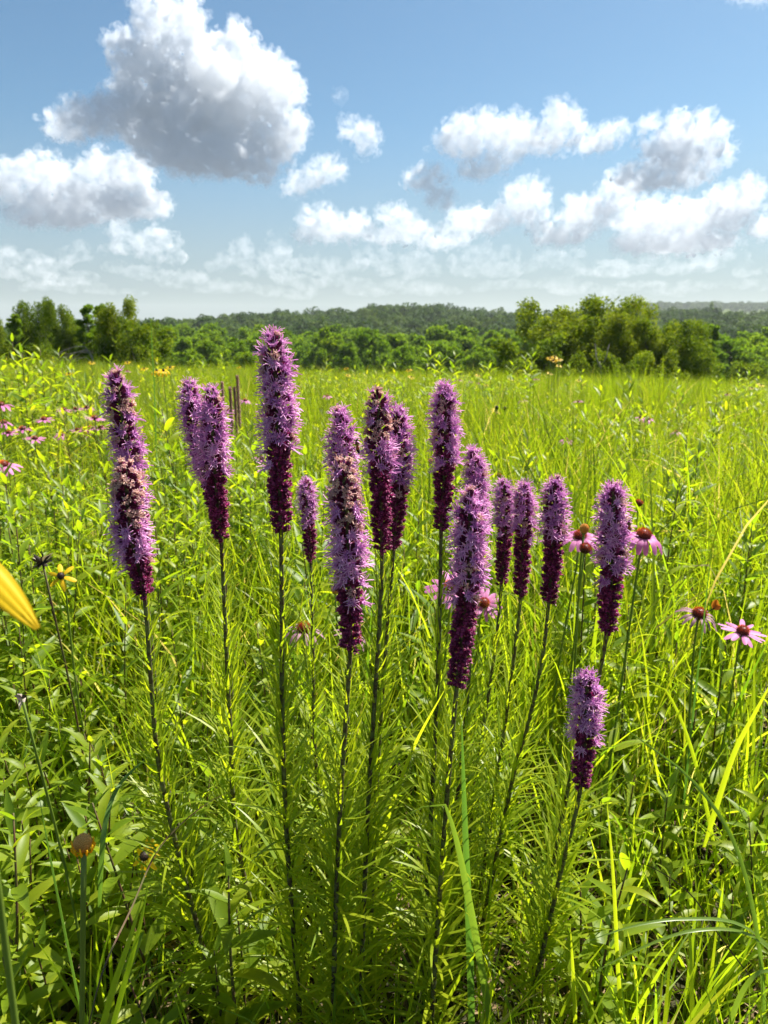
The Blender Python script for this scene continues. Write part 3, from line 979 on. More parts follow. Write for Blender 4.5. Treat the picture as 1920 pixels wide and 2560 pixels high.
# top Y, spike (top px..bottom px on the 1659-wide copy), stem points, base pixel; state limits (faded until, open until), head scale, label
LIATRIS = [
    dict(n='A', Y=.99, sp=[(250, 814), (278, 990), (316, 1285)], st=[(335, 1480), (352, 1660)], base=(520, 2270), f=.30, o=.58, s=1.0, fm=.55,
         label='tall purple blazing star rising behind a shorter one with a tan faded tip'),
    dict(n='A2', Y=.90, sp=[(270, 1010), (282, 1150), (312, 1290)], st=[(327, 1480), (345, 1660), (400, 1900)], base=(505, 2290), f=.36, o=.74, s=1.04, fm=.9,
         label='blazing star with tan faded tip standing right in front of a taller purple one'),
    dict(n='B', Y=1.12, sp=[(408, 836), (432, 960), (476, 1150)], st=[(500, 1500), (515, 1800)], base=(610, 2150), f=.12, o=.62, s=1.0, fm=.3,
         label='lilac blazing star with blunt tip leaning out behind its close neighbour'),
    dict(n='C', Y=1.05, sp=[(458, 854), (462, 990), (478, 1175)], st=[(486, 1340), (497, 1560), (520, 1860)], base=(625, 2200), f=.10, o=.52, s=1.02, fm=.4,
         label='lilac blazing star overlapping a leaning one, tall leafy stem to its left'),
    dict(n='D', Y=.90, sp=[(590, 735), (600, 900), (607, 1160)], st=[(609, 1350), (610, 1560), (622, 1850)], base=(655, 2290), f=.03, o=.56, s=1.05, fm=.2,
         label='tallest blazing star with long lilac bloom reaching above the meadow edge'),
    dict(n='E', Y=1.42, sp=[(662, 1042), (666, 1120), (671, 1213)], st=[(676, 1400), (682, 1640)], base=(720, 2080), f=.0, o=.46, s=.92, fm=.1,
         label='smallest thin blazing star beside the tallest one'),
    dict(n='F', Y=1.05, sp=[(736, 896), (742, 1010), (756, 1250)], st=[(752, 1450), (748, 1700)], base=(735, 2220), f=.0, o=.55, s=1.06, fm=.1,
         label='lilac blazing star carrying a bee, behind one with a pinkish brown tip'),
    dict(n='G', Y=.83, sp=[(742, 1008), (752, 1180), (756, 1400)], st=[(746, 1560), (735, 1740), (724, 2000)], base=(716, 2330), f=.34, o=.66, s=1.06, fm=.92,
         label='large blazing star with pinkish brown faded tip above a lilac ring'),
    dict(n='H', Y=.97, sp=[(816, 852), (820, 1000), (825, 1190)], st=[(820, 1340), (806, 1560), (790, 1850)], base=(775, 2290), f=.34, o=.50, s=.98, fm=.75,
         label='dark mostly spent blazing star with one narrow lilac ring'),
    dict(n='I', Y=1.08, sp=[(858, 892), (862, 1010), (850, 1190)], st=[(838, 1340), (822, 1560), (806, 1850)], base=(795, 2230), f=.03, o=.58, s=1.0, fm=.1,
         label='lilac blazing star tucked behind the dark mostly spent one'),
    dict(n='J', Y=1.10, sp=[(961, 842), (962, 980), (953, 1148)], st=[(950, 1300), (944, 1500), (934, 1700)], base=(905, 2210), f=.0, o=.52, s=1.02, fm=.1,
         label='lilac blazing star with drooping lower bud above a pink coneflower'),
    dict(n='K', Y=1.14, sp=[(1022, 982), (1030, 1060), (1022, 1290)], st=[(1010, 1500), (985, 1750)], base=(935, 2190), f=.0, o=.55, s=1.02, fm=.1,
         label='lilac blazing star peeping out above the top of a nearer one'),
    dict(n='L', Y=.86, sp=[(1014, 1072), (1014, 1220), (986, 1490)], st=[(976, 1600), (964, 1740), (945, 2000)], base=(925, 2310), f=.10, o=.52, s=1.05, fm=.5,
         label='large blazing star with long maroon bud tail beside two broad grass blades'),
    dict(n='M', Y=1.34, sp=[(1088, 1046), (1090, 1130), (1083, 1262)], st=[(1070, 1400), (1046, 1560), (1020, 1750)], base=(985, 2100), f=.0, o=.45, s=.98, fm=.1,
         label='slender lilac blazing star half hidden by its right hand neighbour spike'),
    dict(n='N', Y=1.22, sp=[(1132, 1054), (1130, 1150), (1124, 1292)], st=[(1110, 1420), (1080, 1640)], base=(1010, 2110), f=.03, o=.42, s=1.0, fm=.1,
         label='slender lilac blazing star in the middle of a row of three'),
    dict(n='O', Y=1.12, sp=[(1198, 1044), (1196, 1160), (1185, 1305)], st=[(1170, 1430), (1140, 1570), (1106, 1690)], base=(1015, 2130), f=.0, o=.43, s=1.05, fm=.1,
         label='bushy lilac blazing star at the end of a row of three, beside a coneflower'),
    dict(n='P', Y=1.0, sp=[(1325, 1056), (1324, 1190), (1310, 1368)], st=[(1296, 1450), (1262, 1600), (1228, 1700)], base=(1140, 2170), f=.04, o=.54, s=1.08, fm=.2,
         label='bushy lilac blazing star standing between two pink coneflowers'),
    dict(n='Q', Y=.92, sp=[(1268, 1464), (1266, 1560), (1254, 1702)], st=[(1238, 1780), (1215, 1870), (1185, 2000)], base=(1130, 2240), f=.0, o=.55, s=1.0, fm=.1,
         label='shortest blazing star, low among the grass, its lilac top loose'),
]


def liatris(c):
    r = random.Random(c['n'])
    bp = on_flat(c['base'][0] * K, c['base'][1] * K, 0.0)
    top_y, base_y = c['sp'][0][1], c['base'][1]
    Yt = c['Y'] * YS
    def pt(q):
        f_ = ((q[1] - top_y) / (base_y - top_y)) ** 1.3
        return at(q[0] * K, q[1] * K, Yt + (bp.y - Yt) * f_)
    P = [pt(q) for q in c['sp'] + c['st']] + [bp]
    path = spline(P, 90)           # from tip to base
    Ls = [0.0]
    for a, b in zip(path, path[1:]):
        Ls.append(Ls[-1] + (b - a).length)
    tot = Ls[-1]
    pb_ = P[len(c['sp']) - 1]
    ib = min(range(90), key=lambda i: (path[i] - pb_).length)
    spikeL = Ls[ib]
    def along(s):
        s = min(max(s, 0), tot)
        j = 0
        while j < 88 and Ls[j + 1] < s:
            j += 1
        f_ = (s - Ls[j]) / (Ls[j + 1] - Ls[j])
        return path[j].lerp(path[j + 1], f_), (path[j] - path[j + 1]).normalized()   # point, upward direction
    root = thing('blazing_star', c['label'], 'flower', bp, 'purple blazing stars')
    Mi = Matrix.Translation(-bp)
    mb = MB()
    sp_ = [Mi @ p for p in reversed(path[::2])]
    n = len(sp_)
    mb.tube(sp_, [0.0042 - 0.0019 * i / (n - 1) for i in range(n)], 7, 0.4)
    obj('stem', mb.mesh('stem', [m_liastem]), root)
    # needle leaves
    mb = MB()
    s = spikeL + 0.004
    phi = r.uniform(0, 6)
    while s < tot - 0.03:
        p, up = along(s)
        f_ = (s - spikeL) / (tot - spikeL)
        phi += 2.4 + r.uniform(-.3, .3)
        L = (0.026 + 0.085 * min(1, f_ * 1.9) ** 0.9) * r.uniform(.75, 1.2)
        w = (0.0018 + 0.0037 * min(1, f_ * 1.7)) * r.uniform(.85, 1.15)
        x = Vector((math.cos(phi), math.sin(phi), 0)); x = (x - up * x.dot(up)).normalized()
        sd = up.cross(x)
        th = r.uniform(0.45, 1.05) if f_ < .25 else r.uniform(0.25, 1.0)
        cv = r.uniform(-.75, -.1) if f_ < .35 else r.uniform(-.4, .8)
        dr_ = sd * r.gauss(0, .22)
        pts, wd = [], []
        q = p.copy()
        for k in range(6):
            e = k / 5
            t_ = th + cv * e
            pts.append(Mi @ q)
            wd.append(0 if k == 5 else w * (0.75 + 0.25 * math.sin(e * math.pi)) * (1 - e ** 3))
            q = q + (up * math.cos(t_) + x * math.sin(t_) + dr_ * e) * (L / 5)
        mb.ribbon(pts, wd, [sd] * 6, r.random(), 0)
        s += 0.0026 if f_ < .6 else 0.0032
    tag(obj('needle_leaves', mb.mesh('needle_leaves', [m_liaf]), root), kind='stuff')
    # flower heads
    nh = int(min(280, spikeL * 640 * c.get('dens', 1.0)))
    phi = r.uniform(0, 6)
    for i in range(nh):
        t_ = (i + 0.5) / nh
        p, up = along(spikeL * t_)
        phi += 2.39996 + r.uniform(-.28, .28)
        x = Vector((math.cos(phi), math.sin(phi), 0)); x = (x - up * x.dot(up)).normalized()
        k = r.gauss(0, 0.055) + t_
        if k < c['f']:
            kind = 'fade' if r.random() < c['fm'] else 'open'
        elif k < c['o']:
            kind = 'open' if r.random() < 0.86 else r.choice(('fade', 'bud'))
        else:
            kind = 'bud'
        el = 0.62 - 0.25 * min(1, t_ * 3) + r.uniform(-.16, .16) + (0.7 * max(0, 1 - t_ * 12))
        if kind == 'bud':
            el = 0.50 + r.uniform(-.15, .15)
        d = (x * math.cos(el) + up * math.sin(el)).normalized()
        sc = c['s'] * (0.72 + 0.28 * min(1, t_ * 6)) * (1 - 0.22 * max(0, (t_ - 0.75) / 0.25)) * r.uniform(.9, 1.12)
        if kind != 'open':
            sc *= 1.1
        M = Mi @ frame(p + x * 0.0022, d, r.uniform(0, 6.28), sc)
        obj(HNAME[kind], r.choice(HEADS[kind]), root, M)
    return along, spikeL, root


LINFO = {}
for c in LIATRIS:
    LINFO[c['n']] = liatris(c)

# far blazing stars, finished and brown
rr_ = random.Random(5)
fs_stem = MB(); fs_stem.tube([Vector((0, 0, z)) for z in (0, .3, .62, .9)], [.004, .0035, .003, .002], 5, .4)
fs_spike = MB()
for i in range(170):
    z = .60 + .30 * i / 170; a = i * 2.4
    d = Vector((math.cos(a), math.sin(a), .6)).normalized()
    fs_spike.tube([Vector((0, 0, z)) + d * .001, Vector((0, 0, z)) + d * rr_.uniform(.009, .014)], [.0035, .0024], 4, rr_.random(), 0)
fs = [('stem', fs_stem.mesh('stem', [m_stemg]), Matrix.Identity(4)), ('flower_spike', fs_spike.mesh('spike', [leaf_mat('spent_spike', [(0, (.32, .16, .16)), (1, (.55, .34, .31))], trans=.45, tsat=(1, .9, .9), tcol=1.1)]), Matrix.Identity(4))]
for px, py in ((555, 955), (575, 968), (586, 968), (593, 939)):
    p = at(px, py, 4.3)
    g0 = gz(p.x, p.y)
    place('blazing_star', fs, Matrix.Translation((p.x, p.y, g0)) @ Matrix.Rotation(rnd.uniform(0, 6), 4, 'Z') @ Matrix.Diagonal((1, 1, (p.z - g0) / .9, 1)),
          'thin finished brown blazing star spike in a far group of four', 'flower', 'far brown blazing stars')

# ------------------------------------------------------------------ coneflowers and other flowers
def petal_mesh(L, w, droop, mat, var, up0=0.1, notch=True, n=6):
    mb = MB()
    pts, ups, wd = [], [], []
    p = Vector((0, 0, 0))
    prof = [.45, .75, .95, 1.0, .98, .85, .42][:n + 1]
    for i in range(n + 1):
        s = i / n
        th = up0 - droop * min(1, s * 1.6) ** 1.1
        pts.append(p.copy()); ups.append(Vector((0, -math.sin(th), math.cos(th)))); wd.append(w * prof[i])
        p = p + Vector((0, math.cos(th), math.sin(th))) * (L / n)
    mb.ribbon(pts, wd, [Vector((1, 0, 0))] * (n + 1), var, 0, -0.12, ups)
    return mb.mesh('petal', [mat])


def cone_mesh(rad, h, mat, nsp=140, splen=0.005, seed=3):
    """domed seed cone bristling with spines, +Z up"""
    r = random.Random(seed)
    mb = MB()
    mb.ball((0, 0, 0), (rad, rad, h), 12, 8, 0, lambda s: 0.05)
    for i in range(nsp):
        zf = 1 - 1.05 * (i + .5) / nsp
        a = i * 2.39996
        q = math.sqrt(max(0, 1 - zf * zf))
        nrm = Vector((q * math.cos(a) / rad, q * math.sin(a) / rad, zf / h)).normalized()
        b = Vector((rad * q * math.cos(a), rad * q * math.sin(a), h * zf)) * .96
        d = (nrm + Vector((0, 0, .5))).normalized()
        k = min(1, max(0, .34 + zf * 1.1)) * r.uniform(.8, 1.15)
        e0 = mb.vert(b + Vector((.0009, 0, 0)), k * .7); e1 = mb.vert(b + Vector((-.0005, .0008, 0)), k * .7); e2 = mb.vert(b + Vector((-.0005, -.0008, 0)), k * .7)
        tp = mb.vert(b + d * splen * r.uniform(.8, 1.2), min(1, k))
        mb.face((e0, e1, tp)); mb.face((e1, e2, tp)); mb.face((e2, e0, tp))
    return mb.mesh('cone', [mat], smooth=False)


CONE_A = cone_mesh(.0135, .012, m_spike)
CONE_FAR = cone_mesh(.014, .012, m_spike, 60, .006)
CONE_TAN = cone_mesh(.0088, .0098, m_tan, 260, .0012)
CONE_DARK = cone_mesh(.0075, .008, m_dark, 60, .0015)
PET = {('pink', d): petal_mesh(.041, .0120, d, m_pink, .5) for d in (.25, .8, 1.25)}
PET[('wilt', .9)] = petal_mesh(.036, .0068, .95, m_wilt, .6, .15)
PET[('yel', .5)] = petal_mesh(.026, .010, .4, m_yel, .6)
PET[('yel', 1.3)] = petal_mesh(.040, .012, 1.25, m_yel, .7)


def flower(name, label, head, tilt, kind, droop, npet, cone, size=1.0, group=None, stem=m_stemg, seed=0, gap=0.0, leaves=2, srad=.0026, petals_range=None, cone_name='cone', prad=.011):
    """stemmed composite flower: head position in the world, tilt vector the face looks along"""
    r = random.Random(seed + int(head[0] * 1000) + int(head[1] * 77))
    bx, by = head[0] + r.uniform(-.05, .05), head[1] + r.uniform(-.02, .07)
    base = Vector((bx, by, gz(bx, by) - .01))
    root = thing(name, label, 'flower', base, group)
    h = Vector(head) - base
    tl = Vector(tilt).normalized()
    mb = MB()
    path = spline([Vector((0, 0, 0)), h * .5 + Vector((r.uniform(-.02, .02), 0, .01)), h - tl * .03, h - tl * .004], 10)
    mb.tube(path, [srad * size * (1.15 - .35 * i / 9) for i in range(10)], 6, .5)
    mb.ball(tuple(h - tl * .006 * size), (.007 * size, .007 * size, .005 * size), 8, 5, 0, lambda s: .2)
    stem_o = obj('stem', mb.mesh('stem', [stem]), root)
    FM = frame(h, tl, r.uniform(0, 6), size)
    obj(cone_name, cone, root, FM)
    if npet:
        me = PET[(kind, droop)]
        for k in range(npet):
            if r.random() < gap:
                continue
            a = k * math.tau / npet + r.uniform(-.1, .1)
            if petals_range and not (petals_range[0] < (k / npet) < petals_range[1]):
                continue
            obj('petal', me, root, FM @ Matrix.Rotation(a, 4, 'Z') @ Matrix.Translation((0, prad, -.002)) @ Matrix.Rotation(r.uniform(-.22, .16), 4, 'X') @ Matrix.Rotation(r.uniform(-.25, .25), 4, 'Y') @ Matrix.Scale(r.uniform(.85, 1.08), 4))
    for k in range(leaves):
        s = r.uniform(.25, .7)
        obj('leaf', r.choice(LEAFW), stem_o, Matrix.Translation(path[int(s * 9)]) @ Matrix.Rotation(r.uniform(0, 6), 4, 'Z') @ Matrix.Rotation(r.uniform(.3, .8), 4, 'X') @ Matrix.Scale(r.uniform(.07, .11) , 4))
    return root


UPV = (0.05, -0.18, 1)
flower('coneflower', 'pink coneflower with orange dome and hanging petals right of a bushy blazing star', at(1609, 1338, 1.22), UPV, 'pink', 1.25, 14, CONE_A, .95)
flower('coneflower', 'pink coneflower with a spiny green bud in front of its dome', at(1450, 1340, 1.38), (-.1, -.2, 1), 'pink', .8, 13, CONE_A, .92)
flower('coneflower', 'ragged coneflower with thin shrivelled petals and tall orange dome', at(1748, 1535, 1.25), UPV, 'wilt', .9, 13, CONE_A, .95, gap=.1)
flower('coneflower', 'pink coneflower with wide flat petals and dark red dome next to a ragged one', at(1857, 1578, 1.22), (0, -.22, 1), 'pink', .25, 14, CONE_A, .8)
flower('coneflower', 'pink coneflower partly hidden behind a long maroon bud tail', at(1128, 1468, 1.25), (-.05, -.25, 1), 'pink', .25, 14, CONE_A, 1.0)
flower('coneflower', 'small pale pink coneflower turned toward the viewer between flower stems', at(1210, 1508, 1.40), (.2, -.75, 1), 'pink', .25, 14, CONE_A, .85)
flower('coneflower', 'dark drooping coneflower low between thin stems under the smallest blazing star', at(760, 1572, 1.25), (.1, -.1, 1), 'wilt', .9, 12, CONE_A, 1.0)
flower('coneflower', 'drooping purple coneflower mostly hidden behind a pinkish brown tipped blazing star', at(885, 1590, 1.25), (.5, -.2, 1), 'wilt', .9, 11, CONE_A, .9)
for (px, py, Yd, lb, cn) in ((1461, 1322, 1.30, 'green spiny coneflower bud standing in front of a pink coneflower', CONE_TAN), (1463, 1372, 1.28, 'orange tinted coneflower bud below a green spiny bud', CONE_A),
                             (1597, 1258, 1.9, 'brown coneflower bud on a bare stem above a pink coneflower', CONE_A), (838, 1475, 1.5, 'tan faded flower head behind a large blazing star', CONE_TAN),
                             (1077, 1153, 2.6, 'greenish tan flower head on a bare stem left of a tall lilac spike', CONE_TAN), (1246, 1190, 2.6, 'reddish coneflower head without petals above the row of three spikes', CONE_A)):
    flower('flower_bud', lb, at(px, py, Yd), UPV, None, 0, 0, cn, .8 if cn is CONE_A else 1.0, leaves=1)
LB = 'small pink coneflower in the loose far group by the left trees'
for i, (px, py, Yd) in enumerate(((2, 1012, 2.9), (159, 1024, 4.6), (190, 1022, 4.5), (217, 1019, 4.4), (110, 1048, 3.6), (237, 1045, 3.4), (10, 1056, 3.5), (56, 1072, 3.2), (194, 1075, 3.9),
                                  (211, 1072, 4.0), (227, 1070, 4.0), (251, 1067, 3.8), (152, 1087, 4.0), (87, 1096, 3.3), (23, 1082, 3.8), (219, 1087, 4.6))):
    flower('coneflower', 'small far pink coneflower in a loose group beside the tall spike pair', at(px, py, Yd), (rnd.uniform(-.15, .15), -.1, 1), 'pink', .25 if i % 3 else .8, 9, CONE_FAR, 1.0, 'far pink coneflowers', leaves=0, seed=i)
flower('coneflower', 'orange domed coneflower at the left of the far pink group, nearer and larger', at(8, 1162, 2.1), UPV, 'pink', .8, 13, CONE_A, 1.05)
for i, (px, py, Yd) in enumerate(((613, 1001, 5.0), (572, 1026, 4.6), (818, 990, 6.0), (656, 1146, 3.2), (318, 927, 9.0), (1174, 955, 9.5), (1200, 958, 9.5), (1150, 950, 10.5), (1307, 1001, 6.5), (1446, 1003, 6.0), (1620, 1048, 4.2), (1602, 1044, 4.8),
                                  (1415, 1100, 4.0), (540, 1005, 6.0), (1690, 1080, 5.0), (1340, 948, 11.0), (1820, 985, 8.0), (700, 1010, 7.0))):
    flower('coneflower', 'lone small far pink coneflower standing scattered in the open meadow', at(px, py, Yd), (rnd.uniform(-.15, .15), -.1, 1), 'pink', .25 if i % 2 else .8, 9, CONE_FAR, 1.0, 'scattered far pink coneflowers', leaves=0, seed=i)
# yellow flowers
flower('yellow_coneflower', 'yellow drooping flower with black cone at the far meadow edge, left of its twin', at(392, 926, 4.6), (-.2, -.2, 1), 'yel', 1.3, 9, CONE_DARK, 1.1, leaves=0)
flower('yellow_coneflower', 'yellow drooping flower with black cone at the far meadow edge, right of its twin', at(408, 926, 4.5), (.15, -.3, 1), 'yel', 1.3, 9, CONE_DARK, 1.15, leaves=0)
for i, (px, py, Yd) in enumerate(((318, 906, 8.5), (229, 906, 9), (360, 921, 7.5), (425, 918, 6.5), (172, 933, 7), (1022, 925, 9), (1028, 942, 8.5), (1195, 938, 11), (1375, 933, 9), (1397, 914, 9.5), (1447, 951, 10), (1278, 948, 10),
                                  (1902, 962, 7.5), (865, 921, 11), (870, 938, 10), (510, 962, 9), (596, 918, 12), (1880, 970, 9), (1460, 960, 12), (1240, 1026, 5.5), (740, 930, 12), (1215, 962, 11), (1580, 955, 12))):
    flower('yellow_flower', 'small far yellow flower scattered along the far edge of the meadow', at(px, py, Yd), (rnd.uniform(-.3, .3), -.4, 1), 'yel', .5, 8, CONE_DARK, 1.25, 'far yellow flowers', leaves=0, seed=i)
for i, (px, py) in enumerate(((1376, 895), (1387, 892), (1396, 898), (1383, 901))):
    flower('yellow_flower', 'tall yellow flower in a tight cluster in front of the olive trees', at(px, py, 6.5), (rnd.uniform(-.3, .3), -.3, 1), 'yel', .5, 8, CONE_DARK, 1.2, 'tall yellow cluster', leaves=0, seed=i)
for i, (px, py) in enumerate(((1242, 1019), (1262, 1021))):
    flower('seed_head', 'black seed head without petals in the open meadow, one of two', at(px, py, 4.6), (0, -.2, 1), None, 0, 0, CONE_DARK, 1.5, 'black seed heads', leaves=0, seed=i)
flower('yellow_flower', 'yellow flower with dark centre beside a dried black seed head', at(152, 1440, 1.30), (.15, -.75, .7), 'yel', .5, 6, CONE_DARK, .95, leaves=1, prad=.006)
flower('yellow_flower', 'yellow flower low between leaves near the round tan cone', at(362, 2140, .95), (-.5, -.5, .5), 'yel', .5, 9, CONE_DARK, 1.0, leaves=1, prad=.006)
# close yellow petal at the frame edge: a drooping yellow coneflower standing just outside the view
hd = at(-120, 1345, .33)
yf = thing('yellow_coneflower', 'large bright yellow petal of a near flower with rounded tip', 'flower', (hd.x - .02, .33, 0))
YB = Vector((hd.x - .02, .33, 0))
mb = MB()
mb.tube(spline([Vector((0, 0, 0)), Vector((.005, 0, .5)), hd - YB - Vector((0, 0, .01))], 8), [.0022] * 8, 6, .5)
obj('stem', mb.mesh('stem', [m_stemg]), yf)
obj('cone', CONE_DARK, yf, Matrix.Translation(hd - YB) @ Matrix.Scale(1.1, 4))
bigp = petal_mesh(.050, .0135, .55, m_yel, .6, -.25)
tipv = at(86, 1545, .31) - hd
def petal_along(d, root_, me, pos, L):
    y = d.normalized(); x = y.cross(Vector((0, -.5, .85))).normalized(); z = x.cross(y)
    Mx = Matrix((x, y, z)).transposed().to_4x4()
    obj('petal', me, root_, Matrix.Translation(pos) @ Mx @ Matrix.Scale(L / .05, 4))
def ridged_petal(L, w):
    mb = MB(); rows = []
    for i in range(13):
        q = i / 12; hw = w * .5 * math.sin(math.pi * (.16 + .80 * q)) ** .8
        rows.append([mb.vert((hw * (c / 5 - 1), L * q, .00025 * math.cos(c * 2.1) - .010 * q * q - 3.0 * (hw * (c / 5 - 1)) ** 2 * 9), .62 + .14 * (c % 3) / 2 + .2 * q) for c in range(11)])
    for a, b in zip(rows, rows[1:]):
        for c in range(10):
            mb.face((a[c], a[c + 1], b[c + 1], b[c]))
    return mb.mesh('petal', [m_yel])
flatp = ridged_petal(.050, .0128)
petal_along(tipv, yf, flatp, hd - YB, tipv.length)
for a in (2.3, 3.2, 4.1, 5.0):
    d = Vector((math.cos(a) * .7 - .2, math.sin(a) * .7, -.5))
    petal_along(d, yf, flatp, hd - YB, .045)

# round tan cone with tiny yellow rays
p = at(207, 2108, .60)
q_ = at(200, 2560, .615)
b = p + (q_ - p) * (p.z / (p.z - q_.z))
rt = thing('coneflower_bud', 'round tan flower cone with tiny yellow rays on a straight green stem', 'flower', b)
mb = MB()
mb.tube(spline([Vector((0, 0, 0)), (p - b) * .5 + Vector((.002, 0, 0)), p - b - Vector((0, 0, .010))], 9), [.0030] * 9, 8, .7)
obj('stem', mb.mesh('stem', [m_stemg]), rt)
obj('cone', CONE_TAN, rt, frame(p - b, (0, -.15, 1), 0, .95))
for k in range(11):
    a = k * math.tau / 11 + .3
    if k % 11 in (4,):
        continue
    o_ = Vector((math.cos(a), math.sin(a), 0))
    mb = MB()
    mb.tube([o_ * .003, o_ * .0085 + Vector((0, 0, -.001)), o_ * .0105 + Vector((0, 0, .003)), o_ * .0112 + Vector((0, 0, .0065 + .002 * (k % 3)))], [.0007, .0010, .0011, .0008], 5, .8)
    obj('ray_floret', mb.mesh('ray_floret', [m_yel]), rt, Matrix.Translation(p - b - Vector((0, 0, .008))) )

# dried dark seed head and a spent orange one
def dry_head(label, p, n, sz, m, seed, sm=None):
    r = random.Random(seed)
    b = Vector((p.x + .01, p.y + .05, gz(p.x, p.y + .05)))
    t_ = thing('seed_head', label, 'seed head', b)
    mb = MB(); mb.tube(spline([Vector((0, 0, 0)), (p - b) * .5 + Vector((.012, 0, 0)), p - b], 8), [.002] * 8, 5, .5)
    obj('stem', mb.mesh('stem', [sm or m_stemr]), t_)
    for i in range(n):
        d = Vector((r.uniform(-1, 1), r.uniform(-1, 1), r.uniform(-.5, 1))).normalized()
        mb = MB()
        sd = d.orthogonal().normalized()
        L = sz * r.uniform(.6, 1.15)
        mb.ribbon([d * .001, d * L * .5 + Vector((0, 0, .001)), d * L + Vector((0, 0, r.uniform(-.004, .003)))], [.004, .0065, 0], [sd] * 3, r.choice((.1, .3, .6, 1.0)), 0, .2, [d.cross(sd)] * 3)
        obj('bract', mb.mesh('bract', [m]), t_, Matrix.Translation(p - b))
dry_head('dried black seed head with papery bracts beside a yellow flower', at(107, 1408, 1.22), 26, .027, m_dry, 4)
dry_head('small dead brown flower on a yellowish stem among green leaves', at(56, 1748, .85), 8, .010, m_dry, 9, m_stemg)

# ------------------------------------------------------------------ single long grass blades that stand out
def long_blade(label, P, w, mat, var=.6, tw=0.0, name='grass_blade', group=None, face=(0, -1, .15), fold=.12):
    """P: list of (px, py, Y); the first is at the ground or below the frame"""
    W = [at(*q) for q in P]
    b = W[0].copy()
    b.z = max(b.z, gz(b.x, b.y))
    path = spline([q - W[0] for q in W], 22)
    fv = Vector(face).normalized()
    mb = MB()
    sides, ups, wd = [], [], []
    for i, q in enumerate(path):
        d = (path[min(i + 1, 21)] - path[max(i - 1, 0)]).normalized()
        f2 = fv
        if tw:
            f2 = Matrix.Rotation(tw * i / 21, 3, d) @ fv
        sd = d.cross(f2)
        sd = sd.normalized() if sd.length > 1e-4 else Vector((1, 0, 0))
        sides.append(sd); ups.append(sd.cross(d))
        s = i / 21
        wd.append(0 if i == 21 else w * min(1, .6 + s * 2) * (1 - s ** 4))
    mb.ribbon(path, wd, sides, var, 0, fold, ups)
    o_ = obj(name, mb.mesh('blade', [mat]), None, Matrix.Translation(W[0]))
    return tag(o_, label, 'grass', group)


def dpx(P, Ys):
    return [(x * K, y * K, Y) for (x, y), Y in zip(P, Ys)]


long_blade('broad upright blue green grass blade behind a folded one', dpx([(1020, 2300), (1015, 2060), (1005, 1800), (1000, 1650), (997, 1545)], [.86, .82, .77, .745, .73]), .0105, m_broad, .15, name='broad_grass_blade')
long_blade('broad green grass blade bent over at a sharp fold by the blazing star', dpx([(1075, 2300), (1045, 2120), (1010, 1930), (985, 1810), (965, 1748), (954, 1732), (930, 1734), (860, 1772)], [.84, .80, .75, .72, .705, .70, .70, .69]), .0105, m_broad, .7, name='broad_grass_blade', fold=.1)
long_blade('straight yellow green grass blade crossing diagonally below a maroon bud tail', dpx([(790, 1900), (860, 1700), (900, 1600), (966, 1480)], [.95, .9, .86, .80]), .0055, m_grass, .9)
long_blade('long green blade slanting from mid stems down to the lower edge', dpx([(1215, 2290), (1160, 2060), (1095, 1800), (1040, 1610)], [.85, .9, .92, .95]), .0062, m_grass, .75)
long_blade('tall upright yellow green blade under the shortest blazing star', dpx([(1350, 2300), (1335, 2100), (1325, 1900), (1310, 1720)], [.85, .83, .8, .78]), .0062, m_grass, .85)
long_blade('short upright yellow green blade with sharp tip near lower edge', dpx([(1245, 2300), (1240, 2150), (1232, 2000)], [.82, .8, .78]), .0062, m_grass, .85)
long_blade('long thin arching blade from the shortest blazing star down to the lower right grass', dpx([(1655, 2290), (1640, 2050), (1590, 1830), (1500, 1690), (1400, 1610), (1310, 1545)], [.8, .8, .82, .85, .88, .92]), .0062, m_broad, .55)
long_blade('pale arched blade curving left over the lower grass', dpx([(1700, 2080), (1600, 1998), (1480, 1985), (1370, 2000), (1250, 2040)], [.82, .8, .79, .78, .77]), .0045, m_broad, .8, face=(0, -.5, 1))
long_blade('second pale arched blade just under a similar one', dpx([(1720, 2110), (1620, 2020), (1500, 2010), (1380, 2050), (1265, 2110)], [.8, .8, .79, .78, .77]), .0045, m_broad, .9, face=(0, -.5, 1))
long_blade('thin blue green blade rising left of the round tan cone', dpx([(185, 2230), (150, 2060), (118, 1900), (88, 1740), (82, 1700)], [.66, .66, .67, .68, .69]), .0034, m_broad, .25)
long_blade('dark thin grass stalk curving up past the round tan cone', dpx([(190, 2220), (225, 2090), (285, 1960), (345, 1830), (440, 1740), (520, 1700)], [.62, .66, .72, .78, .82, .86]), .0022, m_stemr, .2)
long_blade('wide dark green blade arching right above the round tan cone', dpx([(215, 1960), (220, 1850), (232, 1760), (262, 1690), (330, 1625)], [.72, .72, .74, .78, .82]), .0065, m_broad, .35)
long_blade('broad bright blade leaning right beside the round tan cone stem', dpx([(205, 2290), (240, 2150), (280, 2030), (310, 1930)], [.64, .66, .68, .7]), .0075, m_grass, .7)
long_blade('second bright blade leaning right close to the tan cone stem', dpx([(225, 2290), (262, 2150), (300, 2010), (322, 1900)], [.68, .7, .72, .74]), .0068, m_grass, .3)
long_blade('thin red brown dry grass stalk slanting through the lower grass', dpx([(1660, 2160), (1560, 2030), (1490, 1930), (1400, 1870), (1300, 1845)], [.8, .8, .82, .85, .9]), .0020, m_stemr, .3)
long_blade('broad curled pale blade at the lower corner', dpx([(1560, 2300), (1590, 2170), (1640, 2100), (1700, 2110)], [.72, .72, .72, .72]), .0075, m_broad, .85, face=(0, -.6, .8))
long_blade('wide bright blade standing at the edge among tall grass', dpx([(1520, 1830), (1580, 1640), (1630, 1540), (1680, 1450)], [1.1, 1.08, 1.06, 1.04]), .0105, m_grass, .85)
